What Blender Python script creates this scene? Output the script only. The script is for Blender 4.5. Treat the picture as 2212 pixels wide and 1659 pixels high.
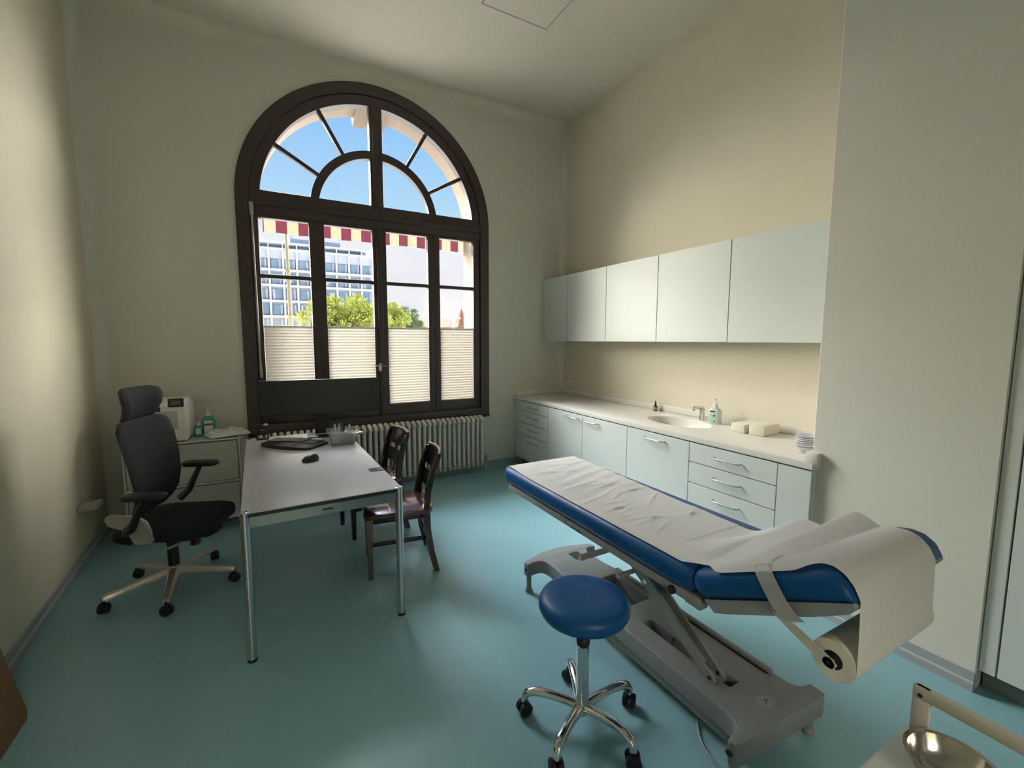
import bpy, bmesh, math, random
from mathutils import Vector, Matrix, Euler
random.seed(7)
PI = math.pi
scn = bpy.context.scene
for o in list(bpy.data.objects): bpy.data.objects.remove(o)
COL = scn.collection

# ------------------------------------------------------------------ camera
YAW, PIT, ROL, FPX, CAMH = 0.49942, -0.10016, 0.00241, 949.46, 1.58
_f = Vector((math.sin(YAW)*math.cos(PIT), math.cos(YAW)*math.cos(PIT), math.sin(PIT)))
_r = Vector((math.cos(YAW), -math.sin(YAW), 0)); _u = _r.cross(_f)
_r2 = _r*math.cos(ROL)+_u*math.sin(ROL); _u2 = -_r*math.sin(ROL)+_u*math.cos(ROL)
cd = bpy.data.cameras.new('camera'); cam = bpy.data.objects.new('camera', cd); COL.objects.link(cam)
m3 = Matrix((_r2, _u2, -_f)).transposed()
cam.matrix_world = Matrix.Translation((0, 0, CAMH)) @ m3.to_4x4()
cd.sensor_width = 36.0; cd.lens = FPX/2212*36.0; cd.clip_start = 0.05; cd.clip_end = 500
scn.camera = cam
scn.view_settings.view_transform = 'Standard'; scn.view_settings.look = 'None'
scn.view_settings.gamma = 1.0; scn.view_settings.use_curve_mapping = False
scn.view_settings.exposure = 0.32

# ------------------------------------------------------------------ sky
W = bpy.data.worlds.new('sky'); scn.world = W; W.use_nodes = True
nt = W.node_tree; nt.nodes.clear(); N = nt.nodes.new; Lk = nt.links.new
def math_node(tree, op, a, b=None, clamp=False):
    n = tree.nodes.new('ShaderNodeMath'); n.operation = op; n.use_clamp = clamp
    for i, v in enumerate((a, b)):
        if v is None: continue
        if isinstance(v, (int, float)): n.inputs[i].default_value = v
        else: tree.links.new(v, n.inputs[i])
    return n.outputs[0]
tc = N('ShaderNodeTexCoord'); sep = N('ShaderNodeSeparateXYZ'); Lk(tc.outputs['Generated'], sep.inputs[0])
ramp = N('ShaderNodeValToRGB'); Lk(sep.outputs['Z'], ramp.inputs[0])
cr = ramp.color_ramp
cr.elements[0].position = 0.0; cr.elements[0].color = (.92, .93, .97, 1)
cr.elements[1].position = 0.60; cr.elements[1].color = (.16, .38, .86, 1)
for p, c in ((.10, (.86, .88, .93, 1)), (.19, (.88, .93, 1.0, 1)), (.25, (.50, .78, 1.0, 1)), (.42, (.28, .58, 1.0, 1))):
    e = cr.elements.new(p); e.color = c
# soft clouds low in the sky
mp = N('ShaderNodeMapping'); mp.inputs['Scale'].default_value = (3, 3, 9); Lk(tc.outputs['Generated'], mp.inputs[0])
nz = N('ShaderNodeTexNoise'); nz.inputs['Scale'].default_value = 2.2; nz.inputs['Detail'].default_value = 5; Lk(mp.outputs[0], nz.inputs[0])
nr = N('ShaderNodeValToRGB'); Lk(nz.outputs[0], nr.inputs[0])
nr.color_ramp.elements[0].position = .42; nr.color_ramp.elements[0].color = (.90, .90, .97, 1)
nr.color_ramp.elements[1].position = .6; nr.color_ramp.elements[1].color = (1.0, 1.0, 1.02, 1)
lowmask = N('ShaderNodeMapRange'); lowmask.inputs[1].default_value = .24; lowmask.inputs[2].default_value = .14; Lk(sep.outputs['Z'], lowmask.inputs[0])
mx = N('ShaderNodeMix'); mx.data_type = 'RGBA'; Lk(lowmask.outputs[0], mx.inputs[0]); Lk(ramp.outputs[0], mx.inputs[6]); Lk(nr.outputs[0], mx.inputs[7])
bg1 = N('ShaderNodeBackground'); bg1.inputs[1].default_value = 0.84; Lk(mx.outputs[2], bg1.inputs[0])
# added bright sky lobes beside and above the view, unseen, to light the room
FILL_LOBES = [((-.56, .76, .38), .900, .985, 35.0, (1.0, .93, .80)), ((.86, .46, .36), .915, .985, 35.0, (1.0, .95, .85)), ((-.25, .66, .70), .920, .985, 62.0, (.93, .96, 1.0))]
last = bg1.outputs[0]
for d_, lo_, hi_, st_, co_ in FILL_LOBES:
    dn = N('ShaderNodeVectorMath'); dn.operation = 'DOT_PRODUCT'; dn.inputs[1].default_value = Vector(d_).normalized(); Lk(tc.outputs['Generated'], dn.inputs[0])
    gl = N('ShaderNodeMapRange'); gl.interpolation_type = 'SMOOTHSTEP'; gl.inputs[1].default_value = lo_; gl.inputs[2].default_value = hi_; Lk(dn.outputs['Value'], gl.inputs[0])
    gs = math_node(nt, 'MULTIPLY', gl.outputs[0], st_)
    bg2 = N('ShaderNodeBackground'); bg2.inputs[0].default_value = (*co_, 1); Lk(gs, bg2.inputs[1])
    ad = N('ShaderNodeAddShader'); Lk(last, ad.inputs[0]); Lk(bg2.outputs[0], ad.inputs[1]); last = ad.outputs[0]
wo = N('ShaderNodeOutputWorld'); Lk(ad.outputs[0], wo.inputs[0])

# sun, from the right and behind the facade: it lights the square outside, never enters the room
sd = bpy.data.lights.new('sun', 'SUN'); sd.energy = 2.0; sd.angle = math.radians(1.0); sd.color = (1, .93, .80)
sun = bpy.data.objects.new('sun', sd); COL.objects.link(sun)
sun.rotation_euler = Vector((-.62, .42, -.66)).to_track_quat('-Z', 'Y').to_euler()

def area(name, loc, direction, sx, sy, power, color):
    l = bpy.data.lights.new(name, 'AREA'); l.shape = 'RECTANGLE'; l.size = sx; l.size_y = sy; l.energy = power; l.color = color
    o = bpy.data.objects.new(name, l); COL.objects.link(o); o.location = loc
    o.rotation_euler = Vector(direction).to_track_quat('-Z', 'Z').to_euler(); return o
# added fill lamp, unseen, beyond the doorway behind the camera
fill_lamp = area('fill_lamp', (.3, -2.9, 2.75), (0, .8, -.45), 1.4, .6, 120, (1, .90, .74))
# daylight portal in the window opening (no light of its own, only guides sampling)
pl = area('window_portal', (1.04, 5.14, 2.4), (0, -1, 0), 2.3, 3.6, 1, (1, 1, 1)); pl.data.cycles.is_portal = True

# ------------------------------------------------------------------ materials
def mat(name, col, rough=.5, metal=0.0, spec=.5, noise=0.0, nscale=8.0, bump=0.0, bscale=60.0, coat=0.0, emit=None, trans=0.0, alpha=1.0, sheen=0.0):
    m = bpy.data.materials.new(name); m.use_nodes = True; t = m.node_tree
    b = t.nodes['Principled BSDF']
    b.inputs['Base Color'].default_value = (*col, 1); b.inputs['Roughness'].default_value = rough
    b.inputs['Metallic'].default_value = metal; b.inputs['Specular IOR Level'].default_value = spec
    b.inputs['Coat Weight'].default_value = coat; b.inputs['Transmission Weight'].default_value = trans
    b.inputs['Alpha'].default_value = alpha; b.inputs['Sheen Weight'].default_value = sheen
    c = t.nodes.new('ShaderNodeTexCoord')
    if noise:
        n = t.nodes.new('ShaderNodeTexNoise'); n.inputs['Scale'].default_value = nscale; n.inputs['Detail'].default_value = 4
        t.links.new(c.outputs['Object'], n.inputs[0])
        x = t.nodes.new('ShaderNodeMix'); x.data_type = 'RGBA'
        x.inputs[6].default_value = (*[v*(1-noise) for v in col], 1); x.inputs[7].default_value = (*[min(1, v*(1+noise)) for v in col], 1)
        t.links.new(n.outputs[0], x.inputs[0]); t.links.new(x.outputs[2], b.inputs['Base Color'])
    if bump:
        n = t.nodes.new('ShaderNodeTexNoise'); n.inputs['Scale'].default_value = bscale; n.inputs['Detail'].default_value = 3
        t.links.new(c.outputs['Object'], n.inputs[0])
        bp = t.nodes.new('ShaderNodeBump'); bp.inputs['Strength'].default_value = bump; bp.inputs['Distance'].default_value = .01
        t.links.new(n.outputs[0], bp.inputs['Height']); t.links.new(bp.outputs[0], b.inputs['Normal'])
    return m
def wood(name, c1, c2, rough=.35, scale=(1, 1, 12), coat=.3):
    m = mat(name, c1, rough, coat=coat); t = m.node_tree; b = t.nodes['Principled BSDF']
    c = t.nodes.new('ShaderNodeTexCoord'); mp = t.nodes.new('ShaderNodeMapping'); mp.inputs['Scale'].default_value = scale
    t.links.new(c.outputs['Object'], mp.inputs[0])
    n = t.nodes.new('ShaderNodeTexNoise'); n.inputs['Scale'].default_value = 6; n.inputs['Detail'].default_value = 8; t.links.new(mp.outputs[0], n.inputs[0])
    x = t.nodes.new('ShaderNodeMix'); x.data_type = 'RGBA'; x.inputs[6].default_value = (*c1, 1); x.inputs[7].default_value = (*c2, 1)
    t.links.new(n.outputs[0], x.inputs[0]); t.links.new(x.outputs[2], b.inputs['Base Color']); return m
def translucent(name, col, tcol, f=.5, glossy=False):
    m = bpy.data.materials.new(name); m.use_nodes = True; t = m.node_tree; t.nodes.clear()
    d = t.nodes.new('ShaderNodeBsdfDiffuse'); d.inputs[0].default_value = (*col, 1)
    s = t.nodes.new('ShaderNodeBsdfTranslucent'); s.inputs[0].default_value = (*tcol, 1)
    x = t.nodes.new('ShaderNodeMixShader'); x.inputs[0].default_value = f; o = t.nodes.new('ShaderNodeOutputMaterial')
    t.links.new(d.outputs[0], x.inputs[1]); t.links.new(s.outputs[0], x.inputs[2]); t.links.new(x.outputs[0], o.inputs[0]); return m
def thin_glass(name, tint=(1, 1, 1), refl=.06):
    m = bpy.data.materials.new(name); m.use_nodes = True; t = m.node_tree; t.nodes.clear()
    a = t.nodes.new('ShaderNodeBsdfTransparent'); a.inputs[0].default_value = (*tint, 1)
    g = t.nodes.new('ShaderNodeBsdfGlossy'); g.inputs['Roughness'].default_value = .02
    x = t.nodes.new('ShaderNodeMixShader'); x.inputs[0].default_value = refl; o = t.nodes.new('ShaderNodeOutputMaterial')
    t.links.new(a.outputs[0], x.inputs[1]); t.links.new(g.outputs[0], x.inputs[2]); t.links.new(x.outputs[0], o.inputs[0]); return m
M = {}
M['wall'] = mat('wall_paint', (.68, .67, .60), .75, noise=.02, nscale=2, bump=.05, bscale=90)
M['wall_side'] = mat('wall_paint_cream', (.72, .675, .535), .75, noise=.02, nscale=2, bump=.05, bscale=90)
M['wall_white'] = mat('wall_paint_white', (.70, .70, .62), .7, noise=.02, nscale=2)
M['ceiling'] = mat('ceiling_paint', (.70, .67, .57), .8, noise=.02, nscale=2)
M['base'] = mat('skirting_vinyl', (.36, .40, .41), .45)
M['base2'] = mat('skirting_teal', (.24, .38, .38), .45)
M['frame'] = wood('dark_window_wood', (.040, .027, .025), (.058, .039, .037), .42, (2, 2, 10), .08)
M['glass'] = thin_glass('window_glass')
M['blind'] = translucent('pleated_blind_fabric', (.80, .77, .70), (.17, .155, .13), .5)
M['white_plastic'] = mat('white_plastic', (.78, .78, .74), .4)
M['radiator'] = mat('radiator_enamel', (.66, .66, .60), .35)
M['stone'] = mat('beige_stone', (.22, .17, .125), .8, noise=.06, nscale=6, bump=.2)
M['joint'] = mat('stone_joint', (.35, .30, .24), .9)
M['chrome'] = mat('chrome', (.75, .76, .77), .12, metal=1)
M['satin'] = mat('satin_metal', (.55, .58, .58), .3, metal=1)
M['handle_metal'] = mat('brushed_handle_metal', (.50, .51, .51), .30, metal=1)
M['steel'] = mat('stainless_steel', (.62, .60, .56), .16, metal=1)
M['black'] = mat('black_plastic', (.012, .013, .015), .45)
M['rubber'] = mat('black_rubber', (.01, .012, .016), .6)
M['screen'] = mat('monitor_screen', (.012, .016, .016), .35)
M['desk_top'] = mat('pearl_grey_laminate', (.68, .68, .70), .22, coat=.2)
M['desk_edge'] = mat('black_desk_edge', (.012, .02, .035), .4)
M['desk_frame'] = mat('silver_desk_frame', (.24, .29, .30), .28, metal=.7)
M['usm_panel'] = mat('light_grey_steel_panel', (.50, .50, .47), .4)
M['mesh_back'] = mat('charcoal_chair_fabric', (.014, .017, .020), .85, bump=.3, bscale=400)
M['seat_black'] = mat('black_seat_fabric', (.010, .014, .018), .85, bump=.3, bscale=400)
M['grey_plastic'] = mat('light_grey_plastic', (.42, .40, .38), .45)
M['alu'] = mat('cast_aluminium', (.55, .53, .48), .38, metal=.8)
M['mahogany'] = wood('dark_mahogany', (.012, .006, .006), (.028, .011, .010), .22, (3, 3, 14), .5)
M['mahogany_seat'] = wood('mahogany_seat', (.045, .013, .010), (.08, .024, .017), .2, (3, 14, 3), .6)
M['cab'] = mat('white_cabinet_laminate', (.66, .71, .68), .38)
M['cab_gap'] = mat('cabinet_shadow_gap', (.10, .12, .12), .8)
M['plinth'] = mat('dark_plinth', (.16, .19, .19), .6)
M['counter'] = mat('cream_solid_surface', (.74, .72, .67), .32)
M['basin'] = mat('white_basin', (.80, .79, .75), .18)
M['vinyl_blue'] = mat('navy_blue_vinyl', (.003, .072, .235), .40, spec=.36, bump=.05, bscale=260)
M['couch_grey'] = mat('grey_powder_coat', (.27, .29, .29), .42)
M['couch_base'] = mat('grey_base_plastic', (.22, .235, .24), .5, bump=.12, bscale=500)
M['dark_hole'] = mat('dark_recess', (.012, .018, .022), .7)
M['paper'] = translucent('couch_paper', (.80, .79, .77), (.75, .74, .72), .18)
M['roll'] = mat('paper_roll', (.76, .72, .62), .8)
M['green_liquid'] = mat('green_gel', (.01, .36, .20), .25, coat=.3)
M['label_w'] = mat('white_label', (.70, .74, .72), .5)
M['label_r'] = mat('red_label_band', (.35, .05, .06), .5)
M['label_g'] = mat('mint_label', (.48, .78, .68), .5)
M['label_o'] = mat('orange_label', (.72, .33, .10), .5)
M['dkgreen'] = mat('dark_green_glass', (.01, .07, .035), .2, coat=.3)
M['bottle_w'] = mat('milky_bottle', (.62, .72, .66), .35)
M['towel'] = mat('cream_paper_pack', (.74, .71, .58), .6, bump=.2, bscale=40)
M['tray_pulp'] = mat('lilac_grey_pulp', (.70, .70, .75), .85, bump=.3, bscale=150)
M['bag'] = mat('crumpled_clear_bag', (.62, .66, .60), .2, bump=.9, bscale=25)
M['clear'] = mat('clear_plastic', (.50, .54, .55), .2, alpha=.45)
M['greyblue'] = mat('grey_blue_contents', (.10, .15, .18), .5)
M['board'] = wood('brown_board', (.16, .085, .035), (.20, .11, .05), .5, (1, 6, 1), 0)
M['trolley'] = mat('cream_trolley_metal', (.56, .54, .46), .4)
M['trolley_top'] = mat('white_tray', (.62, .66, .62), .3)
M['outlet'] = mat('dark_grey_cable_outlet', (.05, .06, .08), .4)
M['keycap'] = mat('dark_keycap', (.085, .09, .095), .35)
# teal vinyl floor with faint marbling and a weld seam
fm = mat('teal_vinyl_floor', (.20, .40, .43), .30, spec=.45); M['floor'] = fm
t = fm.node_tree; b = t.nodes['Principled BSDF']; c = t.nodes.new('ShaderNodeTexCoord')
n = t.nodes.new('ShaderNodeTexNoise'); n.inputs['Scale'].default_value = 1.6; n.inputs['Detail'].default_value = 6; t.links.new(c.outputs['Object'], n.inputs[0])
x = t.nodes.new('ShaderNodeMix'); x.data_type = 'RGBA'; x.inputs[6].default_value = (.215, .415, .465, 1); x.inputs[7].default_value = (.260, .460, .510, 1)
t.links.new(n.outputs[0], x.inputs[0]); t.links.new(x.outputs[2], b.inputs['Base Color'])
n2 = t.nodes.new('ShaderNodeTexNoise'); n2.inputs['Scale'].default_value = 220; t.links.new(c.outputs['Object'], n2.inputs[0])
bp = t.nodes.new('ShaderNodeBump'); bp.inputs['Strength'].default_value = .03; bp.inputs['Distance'].default_value = .01
t.links.new(n2.outputs[0], bp.inputs['Height']); t.links.new(bp.outputs[0], b.inputs['Normal'])
# striped awning cloth: stripes along X
am = translucent('striped_awning_cloth', (.5, .5, .5), (.5, .5, .5), .5); M['awning'] = am; t = am.node_tree
c = t.nodes.new('ShaderNodeTexCoord'); s = t.nodes.new('ShaderNodeSeparateXYZ'); t.links.new(c.outputs['Object'], s.inputs[0])
v = math_node(t, 'DIVIDE', math_node(t, 'ADD', s.outputs['X'], 22.3425), .2125); v = math_node(t, 'FRACT', v); v = math_node(t, 'LESS_THAN', v, .508)
for node in t.nodes:
    if node.type in ('BSDF_DIFFUSE', 'BSDF_TRANSLUCENT'):
        x = t.nodes.new('ShaderNodeMix'); x.data_type = 'RGBA'; x.inputs[6].default_value = (.062, .014, .022, 1); x.inputs[7].default_value = (.185, .155, .105, 1)
        t.links.new(v, x.inputs[0]); t.links.new(x.outputs[2], node.inputs[0])

# ------------------------------------------------------------------ mesh helpers
class MB:
    def __init__(s): s.bm = bmesh.new()
    def _new(s, fn):
        n0 = set(s.bm.verts); fn(); return [v for v in s.bm.verts if v not in n0]
    def box(s, x0, x1, y0, y1, z0, z1, bev=0, seg=2, rot=None, piv=None):
        t = bmesh.new(); bmesh.ops.create_cube(t, size=1)
        bmesh.ops.scale(t, vec=(x1-x0, y1-y0, z1-z0), verts=t.verts)
        if bev: bmesh.ops.bevel(t, geom=list(t.edges), offset=bev, segments=seg, affect='EDGES', profile=.5)
        bmesh.ops.translate(t, vec=((x0+x1)/2, (y0+y1)/2, (z0+z1)/2), verts=t.verts)
        s.merge(t, rot, piv); return s
    def merge(s, t, rot=None, piv=None):
        if rot is not None:
            p = Vector(piv) if piv is not None else Vector()
            R = rot.to_matrix() if isinstance(rot, Euler) else rot
            for v in t.verts: v.co = R @ (v.co-p)+p
        me = bpy.data.meshes.new('t'); t.to_mesh(me); t.free(); s.bm.from_mesh(me); bpy.data.meshes.remove(me); return s
    def tube(s, pts, r, seg=14, cap=True, squash=1.0):
        pts = [Vector(p) for p in pts]; rs = r if isinstance(r, (list, tuple)) else [r]*len(pts)
        t = bmesh.new(); rings = []; up = None
        for i, p in enumerate(pts):
            d = (pts[min(i+1, len(pts)-1)]-pts[max(i-1, 0)]).normalized()
            if up is None:
                up = Vector((0, 0, 1)) if abs(d.z) < .9 else Vector((1, 0, 0))
            a = d.cross(up).normalized(); up2 = a.cross(d).normalized(); up = up2
            rings.append([t.verts.new(p+(a*math.cos(q)+up2*math.sin(q)*squash)*rs[i]) for q in [2*PI*k/seg for k in range(seg)]])
        for A, B in zip(rings, rings[1:]):
            for k in range(seg): t.faces.new((A[k], A[(k+1) % seg], B[(k+1) % seg], B[k]))
        if cap: t.faces.new(rings[0][::-1]); t.faces.new(rings[-1])
        return s.merge(t)
    def cyl(s, p0, p1, r, seg=24, r1=None): return s.tube([p0, p1], [r, r if r1 is None else r1], seg)
    def lathe(s, prof, c=(0, 0, 0), seg=32, sx=1, sy=1, closed=False):
        t = bmesh.new(); c = Vector(c); rings = []
        for (r, z) in prof:
            if r < 1e-5: rings.append([t.verts.new(c+Vector((0, 0, z)))])
            else: rings.append([t.verts.new(c+Vector((r*sx*math.cos(2*PI*k/seg), r*sy*math.sin(2*PI*k/seg), z))) for k in range(seg)])
        for A, B in zip(rings, rings[1:]):
            for k in range(seg):
                a = [A[k % len(A)], A[(k+1) % len(A)], B[(k+1) % len(B)], B[k % len(B)]]; q = []
                for v in a:
                    if v not in q: q.append(v)
                if len(q) > 2:
                    try: t.faces.new(q)
                    except ValueError: pass
        for e in (rings[0], rings[-1]):
            if len(e) > 2 and not closed:
                try: t.faces.new(e)
                except ValueError: pass
        return s.merge(t)
    def prism(s, poly, a, b, axis='z', bev=0, bseg=2):
        # poly: 2D points; axis z -> (x,y); axis y -> (x,z); axis x -> (y,z)
        def P(u, v, w): return {'z': (u, v, w), 'y': (u, w, v), 'x': (w, u, v)}[axis]
        t = bmesh.new(); A = [t.verts.new(P(u, v, a)) for u, v in poly]; B = [t.verts.new(P(u, v, b)) for u, v in poly]
        n = len(poly); f1 = t.faces.new(A); f2 = t.faces.new(B[::-1])
        for k in range(n): t.faces.new((A[k], A[(k+1) % n], B[(k+1) % n], B[k]))
        if bev:
            es = list(f1.edges)+list(f2.edges); bmesh.ops.bevel(t, geom=es, offset=bev, segments=bseg, affect='EDGES', profile=.5)
        bmesh.ops.triangulate(t, faces=[f for f in t.faces if len(f.verts) > 4])
        return s.merge(t)
    def strip(s, inner, outer, a, b, axis='y', closed=False):
        # solid band between two matching 2D polylines
        def P(u, v, w): return {'z': (u, v, w), 'y': (u, w, v), 'x': (w, u, v)}[axis]
        t = bmesh.new(); R = [[t.verts.new(P(*i, a)), t.verts.new(P(*o, a)), t.verts.new(P(*o, b)), t.verts.new(P(*i, b))] for i, o in zip(inner, outer)]
        n = len(R); rng = range(n if closed else n-1)
        for k in rng:
            A, B = R[k], R[(k+1) % n]
            for j in range(4): t.faces.new((A[j], A[(j+1) % 4], B[(j+1) % 4], B[j]))
        if not closed: t.faces.new(R[0][::-1]); t.faces.new(R[-1])
        return s.merge(t)
    def ring(s, cx, cz, r0, r1, a0, a1, y0, y1, n=48):
        A = [math.radians(a0+(a1-a0)*k/n) for k in range(n+1)]
        return s.strip([(cx+r0*math.cos(q), cz+r0*math.sin(q)) for q in A], [(cx+r1*math.cos(q), cz+r1*math.sin(q)) for q in A], y0, y1)
    def grid(s, P, nu, nv, thick=0):
        t = bmesh.new(); V = [[t.verts.new(P(i/nu, j/nv)) for j in range(nv+1)] for i in range(nu+1)]
        for i in range(nu):
            for j in range(nv): t.faces.new((V[i][j], V[i+1][j], V[i+1][j+1], V[i][j+1]))
        if thick: bmesh.ops.solidify(t, geom=t.faces[:], thickness=thick)
        return s.merge(t)
    def loft(s, secs, cap=True):
        t = bmesh.new(); R = [[t.verts.new(p) for p in sec] for sec in secs]; n = len(R[0])
        for A, B in zip(R, R[1:]):
            for k in range(n): t.faces.new((A[k], A[(k+1) % n], B[(k+1) % n], B[k]))
        if cap: t.faces.new(R[0][::-1]); t.faces.new(R[-1])
        return s.merge(t)
    def rotate(s, rot, piv=(0, 0, 0)):
        R = rot.to_matrix() if isinstance(rot, Euler) else rot; p = Vector(piv)
        for v in s.bm.verts: v.co = R @ (v.co-p)+p
        return s
    def move(s, d):
        for v in s.bm.verts: v.co += Vector(d)
        return s
    def build(s, name, m, parent=None, smooth=None, sub=0):
        bm = s.bm
        bmesh.ops.recalc_face_normals(bm, faces=bm.faces)
        root = parent
        while root is not None and root.parent is not None: root = root.parent
        if root is not None and root.get('_world') is not None:
            off = -Vector(root.location)
            for v in bm.verts: v.co += off
        me = bpy.data.meshes.new(name); bm.to_mesh(me); bm.free()
        me.materials.append(M[m] if isinstance(m, str) else m)
        o = bpy.data.objects.new(name, me); COL.objects.link(o)
        if parent is not None: o.parent = parent
        if smooth is not None:
            for p in me.polygons: p.use_smooth = True
            try: me.set_sharp_from_angle(angle=math.radians(smooth))
            except Exception: pass
        if sub:
            md = o.modifiers.new('s', 'SUBSURF'); md.levels = sub; md.render_levels = sub
        return o
def tag(o, label, cat, group=None, kind=None):
    o['label'] = label; o['category'] = cat
    if group: o['group'] = group
    if kind: o['kind'] = kind
    return o
def thing(name, label, cat, loc=(0, 0, 0), rz=0, group=None, world=False):
    o = bpy.data.objects.new(name, None); COL.objects.link(o); o.location = loc; o.rotation_euler = (0, 0, rz)
    o.empty_display_size = .1
    if world: o['_world'] = 1
    if label: tag(o, label, cat, group)
    return o
def struct(name, mb, m, parent=None, smooth=None):
    o = mb.build(name, m, parent, smooth)
    if parent is None: o['kind'] = 'structure'
    return o
CH = {}
def copy_tree(o, parent=None):
    c = o.copy(); COL.objects.link(c)
    if parent is not None: c.parent = parent
    for ch in list(o.children): copy_tree(ch, c)
    return c
def arc(cx, cy, r, a0, a1, n=8):
    return [(cx+r*math.cos(math.radians(a0+(a1-a0)*k/n)), cy+r*math.sin(math.radians(a0+(a1-a0)*k/n))) for k in range(n+1)]
def rrect(x0, x1, y0, y1, r, n=6):
    return arc(x1-r, y1-r, r, 0, 90, n)+arc(x0+r, y1-r, r, 90, 180, n)+arc(x0+r, y0+r, r, 180, 270, n)+arc(x1-r, y0+r, r, 270, 360, n)
def plate(name, m, outer, holes, z0, z1, parent=None, bev=0.0, axis='z', smooth=35):
    """flat plate with real openings (2D curve filled and extruded)"""
    cu = bpy.data.curves.new('c', 'CURVE'); cu.dimensions = '2D'; cu.fill_mode = 'BOTH'
    for poly in [outer]+holes:
        sp = cu.splines.new('POLY'); sp.points.add(len(poly)-1)
        for p, q in zip(sp.points, poly): p.co = (q[0], q[1], 0, 1)
        sp.use_cyclic_u = True
    cu.extrude = (z1-z0)/2-bev; cu.bevel_depth = bev; cu.bevel_resolution = 2; cu.offset = -bev
    ob = bpy.data.objects.new('c', cu); COL.objects.link(ob)
    dg = bpy.context.evaluated_depsgraph_get(); dg.update()
    me = bpy.data.meshes.new_from_object(ob.evaluated_get(dg)); bpy.data.objects.remove(ob)
    mb = MB(); mb.bm.from_mesh(me); bpy.data.meshes.remove(me)
    bmesh.ops.remove_doubles(mb.bm, verts=mb.bm.verts, dist=1e-5)
    mid = (z0+z1)/2
    for v in mb.bm.verts:
        x, y, z = v.co
        v.co = {'z': (x, y, z+mid), 'y': (x, z+mid, y), 'x': (z+mid, x, y)}[axis]
    o = mb.build(name, m, parent, smooth); return o

# ------------------------------------------------------------------ room
WY, CEIL, RX, PX, PY, NY = 4.845, 4.28, 3.40, 2.725, 1.355, -1.7
def LXat(y): return -1.02-.0535*y
CX0, ZS = 1.040, 2.868          # window arch centre, spring height
RO = 1.2725
struct('floor', MB().box(-1.5, 3.9, NY-.2, WY+.3, -.1, 0), 'floor')
struct('ceiling', MB().box(-1.6, 3.9, NY-.2, WY+.3, CEIL, CEIL+.15), 'ceiling')
# window wall with the arched opening
mb = MB()
xl, xr, zb = CX0-RO+.004, CX0+RO-.004, .652
y0, y1 = WY, WY+.09
mb.box(-1.6, xl, y0, y1, 0, CEIL); mb.box(xr, 3.9, y0, y1, 0, CEIL); mb.box(xl, xr, y0, y1, 0, zb)
A = [math.radians(180-180*k/48) for k in range(49)]
mb.strip([(CX0+(RO-.004)*math.cos(q), ZS+(RO-.004)*math.sin(q)) for q in A], [(CX0+(RO-.004)*math.cos(q), CEIL) for q in A], y0, y1)
struct('wall_far', mb, 'wall')
# left wall, slightly out of square
mb = MB(); mb.prism([(LXat(NY-.2), NY-.2), (LXat(WY+.3), WY+.3), (LXat(WY+.3)-.2, WY+.3), (LXat(NY-.2)-.2, NY-.2)], 0, CEIL)
struct('wall_left', mb, 'wall_side')
mb = MB(); mb.box(RX, RX+.15, PY-.02, WY+.3, 0, CEIL); struct('wall_right', mb, 'wall_side')
mb = MB(); mb.box(PX, RX+.15, .615, PY, 0, CEIL, .004, 1); mb.box(2.78, RX+.15, NY, .615, 2.5, CEIL); struct('wall_pier', mb, 'wall_white')
mb = MB(); mb.box(-1.6, -.15, NY-.15, NY, 0, CEIL); mb.box(.85, 3.9, NY-.15, NY, 0, CEIL); mb.box(-.15, .85, NY-.15, NY, 2.15, CEIL)
struct('wall_near', mb, 'wall')
mb = MB(); mb.box(-1.2, 2.2, -3.3, -3.2, 0, 3); mb.box(-1.3, -1.2, -3.3, NY-.15, 0, 3); mb.box(2.2, 2.3, -3.3, NY-.15, 0, 3); mb.box(-1.3, 2.3, -3.3, NY-.15, 3, 3.1); mb.box(-1.3, 2.3, -3.3, NY-.15, -.1, 0)
struct('wall_corridor', mb, 'wall')
mb = MB(); mb.box(-.20, -.13, NY-.17, NY+.02, 0, 2.2); mb.box(.83, .90, NY-.17, NY+.02, 0, 2.2); mb.box(-.20, .90, NY-.17, NY+.02, 2.13, 2.2)
struct('door_1', mb, 'white_plastic')
# soft plaster coving in the corners
def cove(p0, p1, d1, d2, r, n=6):
    """concave quarter round along edge p0-p1; d1,d2 point into the room"""
    p0, p1, d1, d2 = map(Vector, (p0, p1, d1, d2)); mbb = MB(); secs = []
    for p in (p0, p1):
        c = p+(d1+d2)*r; sec = [p-(d1+d2)*.002]
        for k in range(n+1):
            a = PI/2*k/n; sec.append(c-d1*r*math.cos(a)-d2*r*math.sin(a))
        secs.append(sec)
    mbb.loft(secs); return mbb
lx = LXat(WY)
struct('trim_1', cove((lx, WY, CEIL), (RX, WY, CEIL), (0, -1, 0), (0, 0, -1), .10), 'ceiling', smooth=60)
struct('trim_2', cove((lx, WY, 0), (lx, WY, CEIL), (1, 0, 0), (0, -1, 0), .10), 'wall', smooth=60)
struct('trim_3', cove((RX, WY, .88), (RX, WY, CEIL), (-1, 0, 0), (0, -1, 0), .07), 'wall', smooth=60)
struct('trim_4', cove((LXat(NY), NY, CEIL), (lx, WY, CEIL), (1, 0, 0), (0, 0, -1), .10), 'ceiling', smooth=60)
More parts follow.
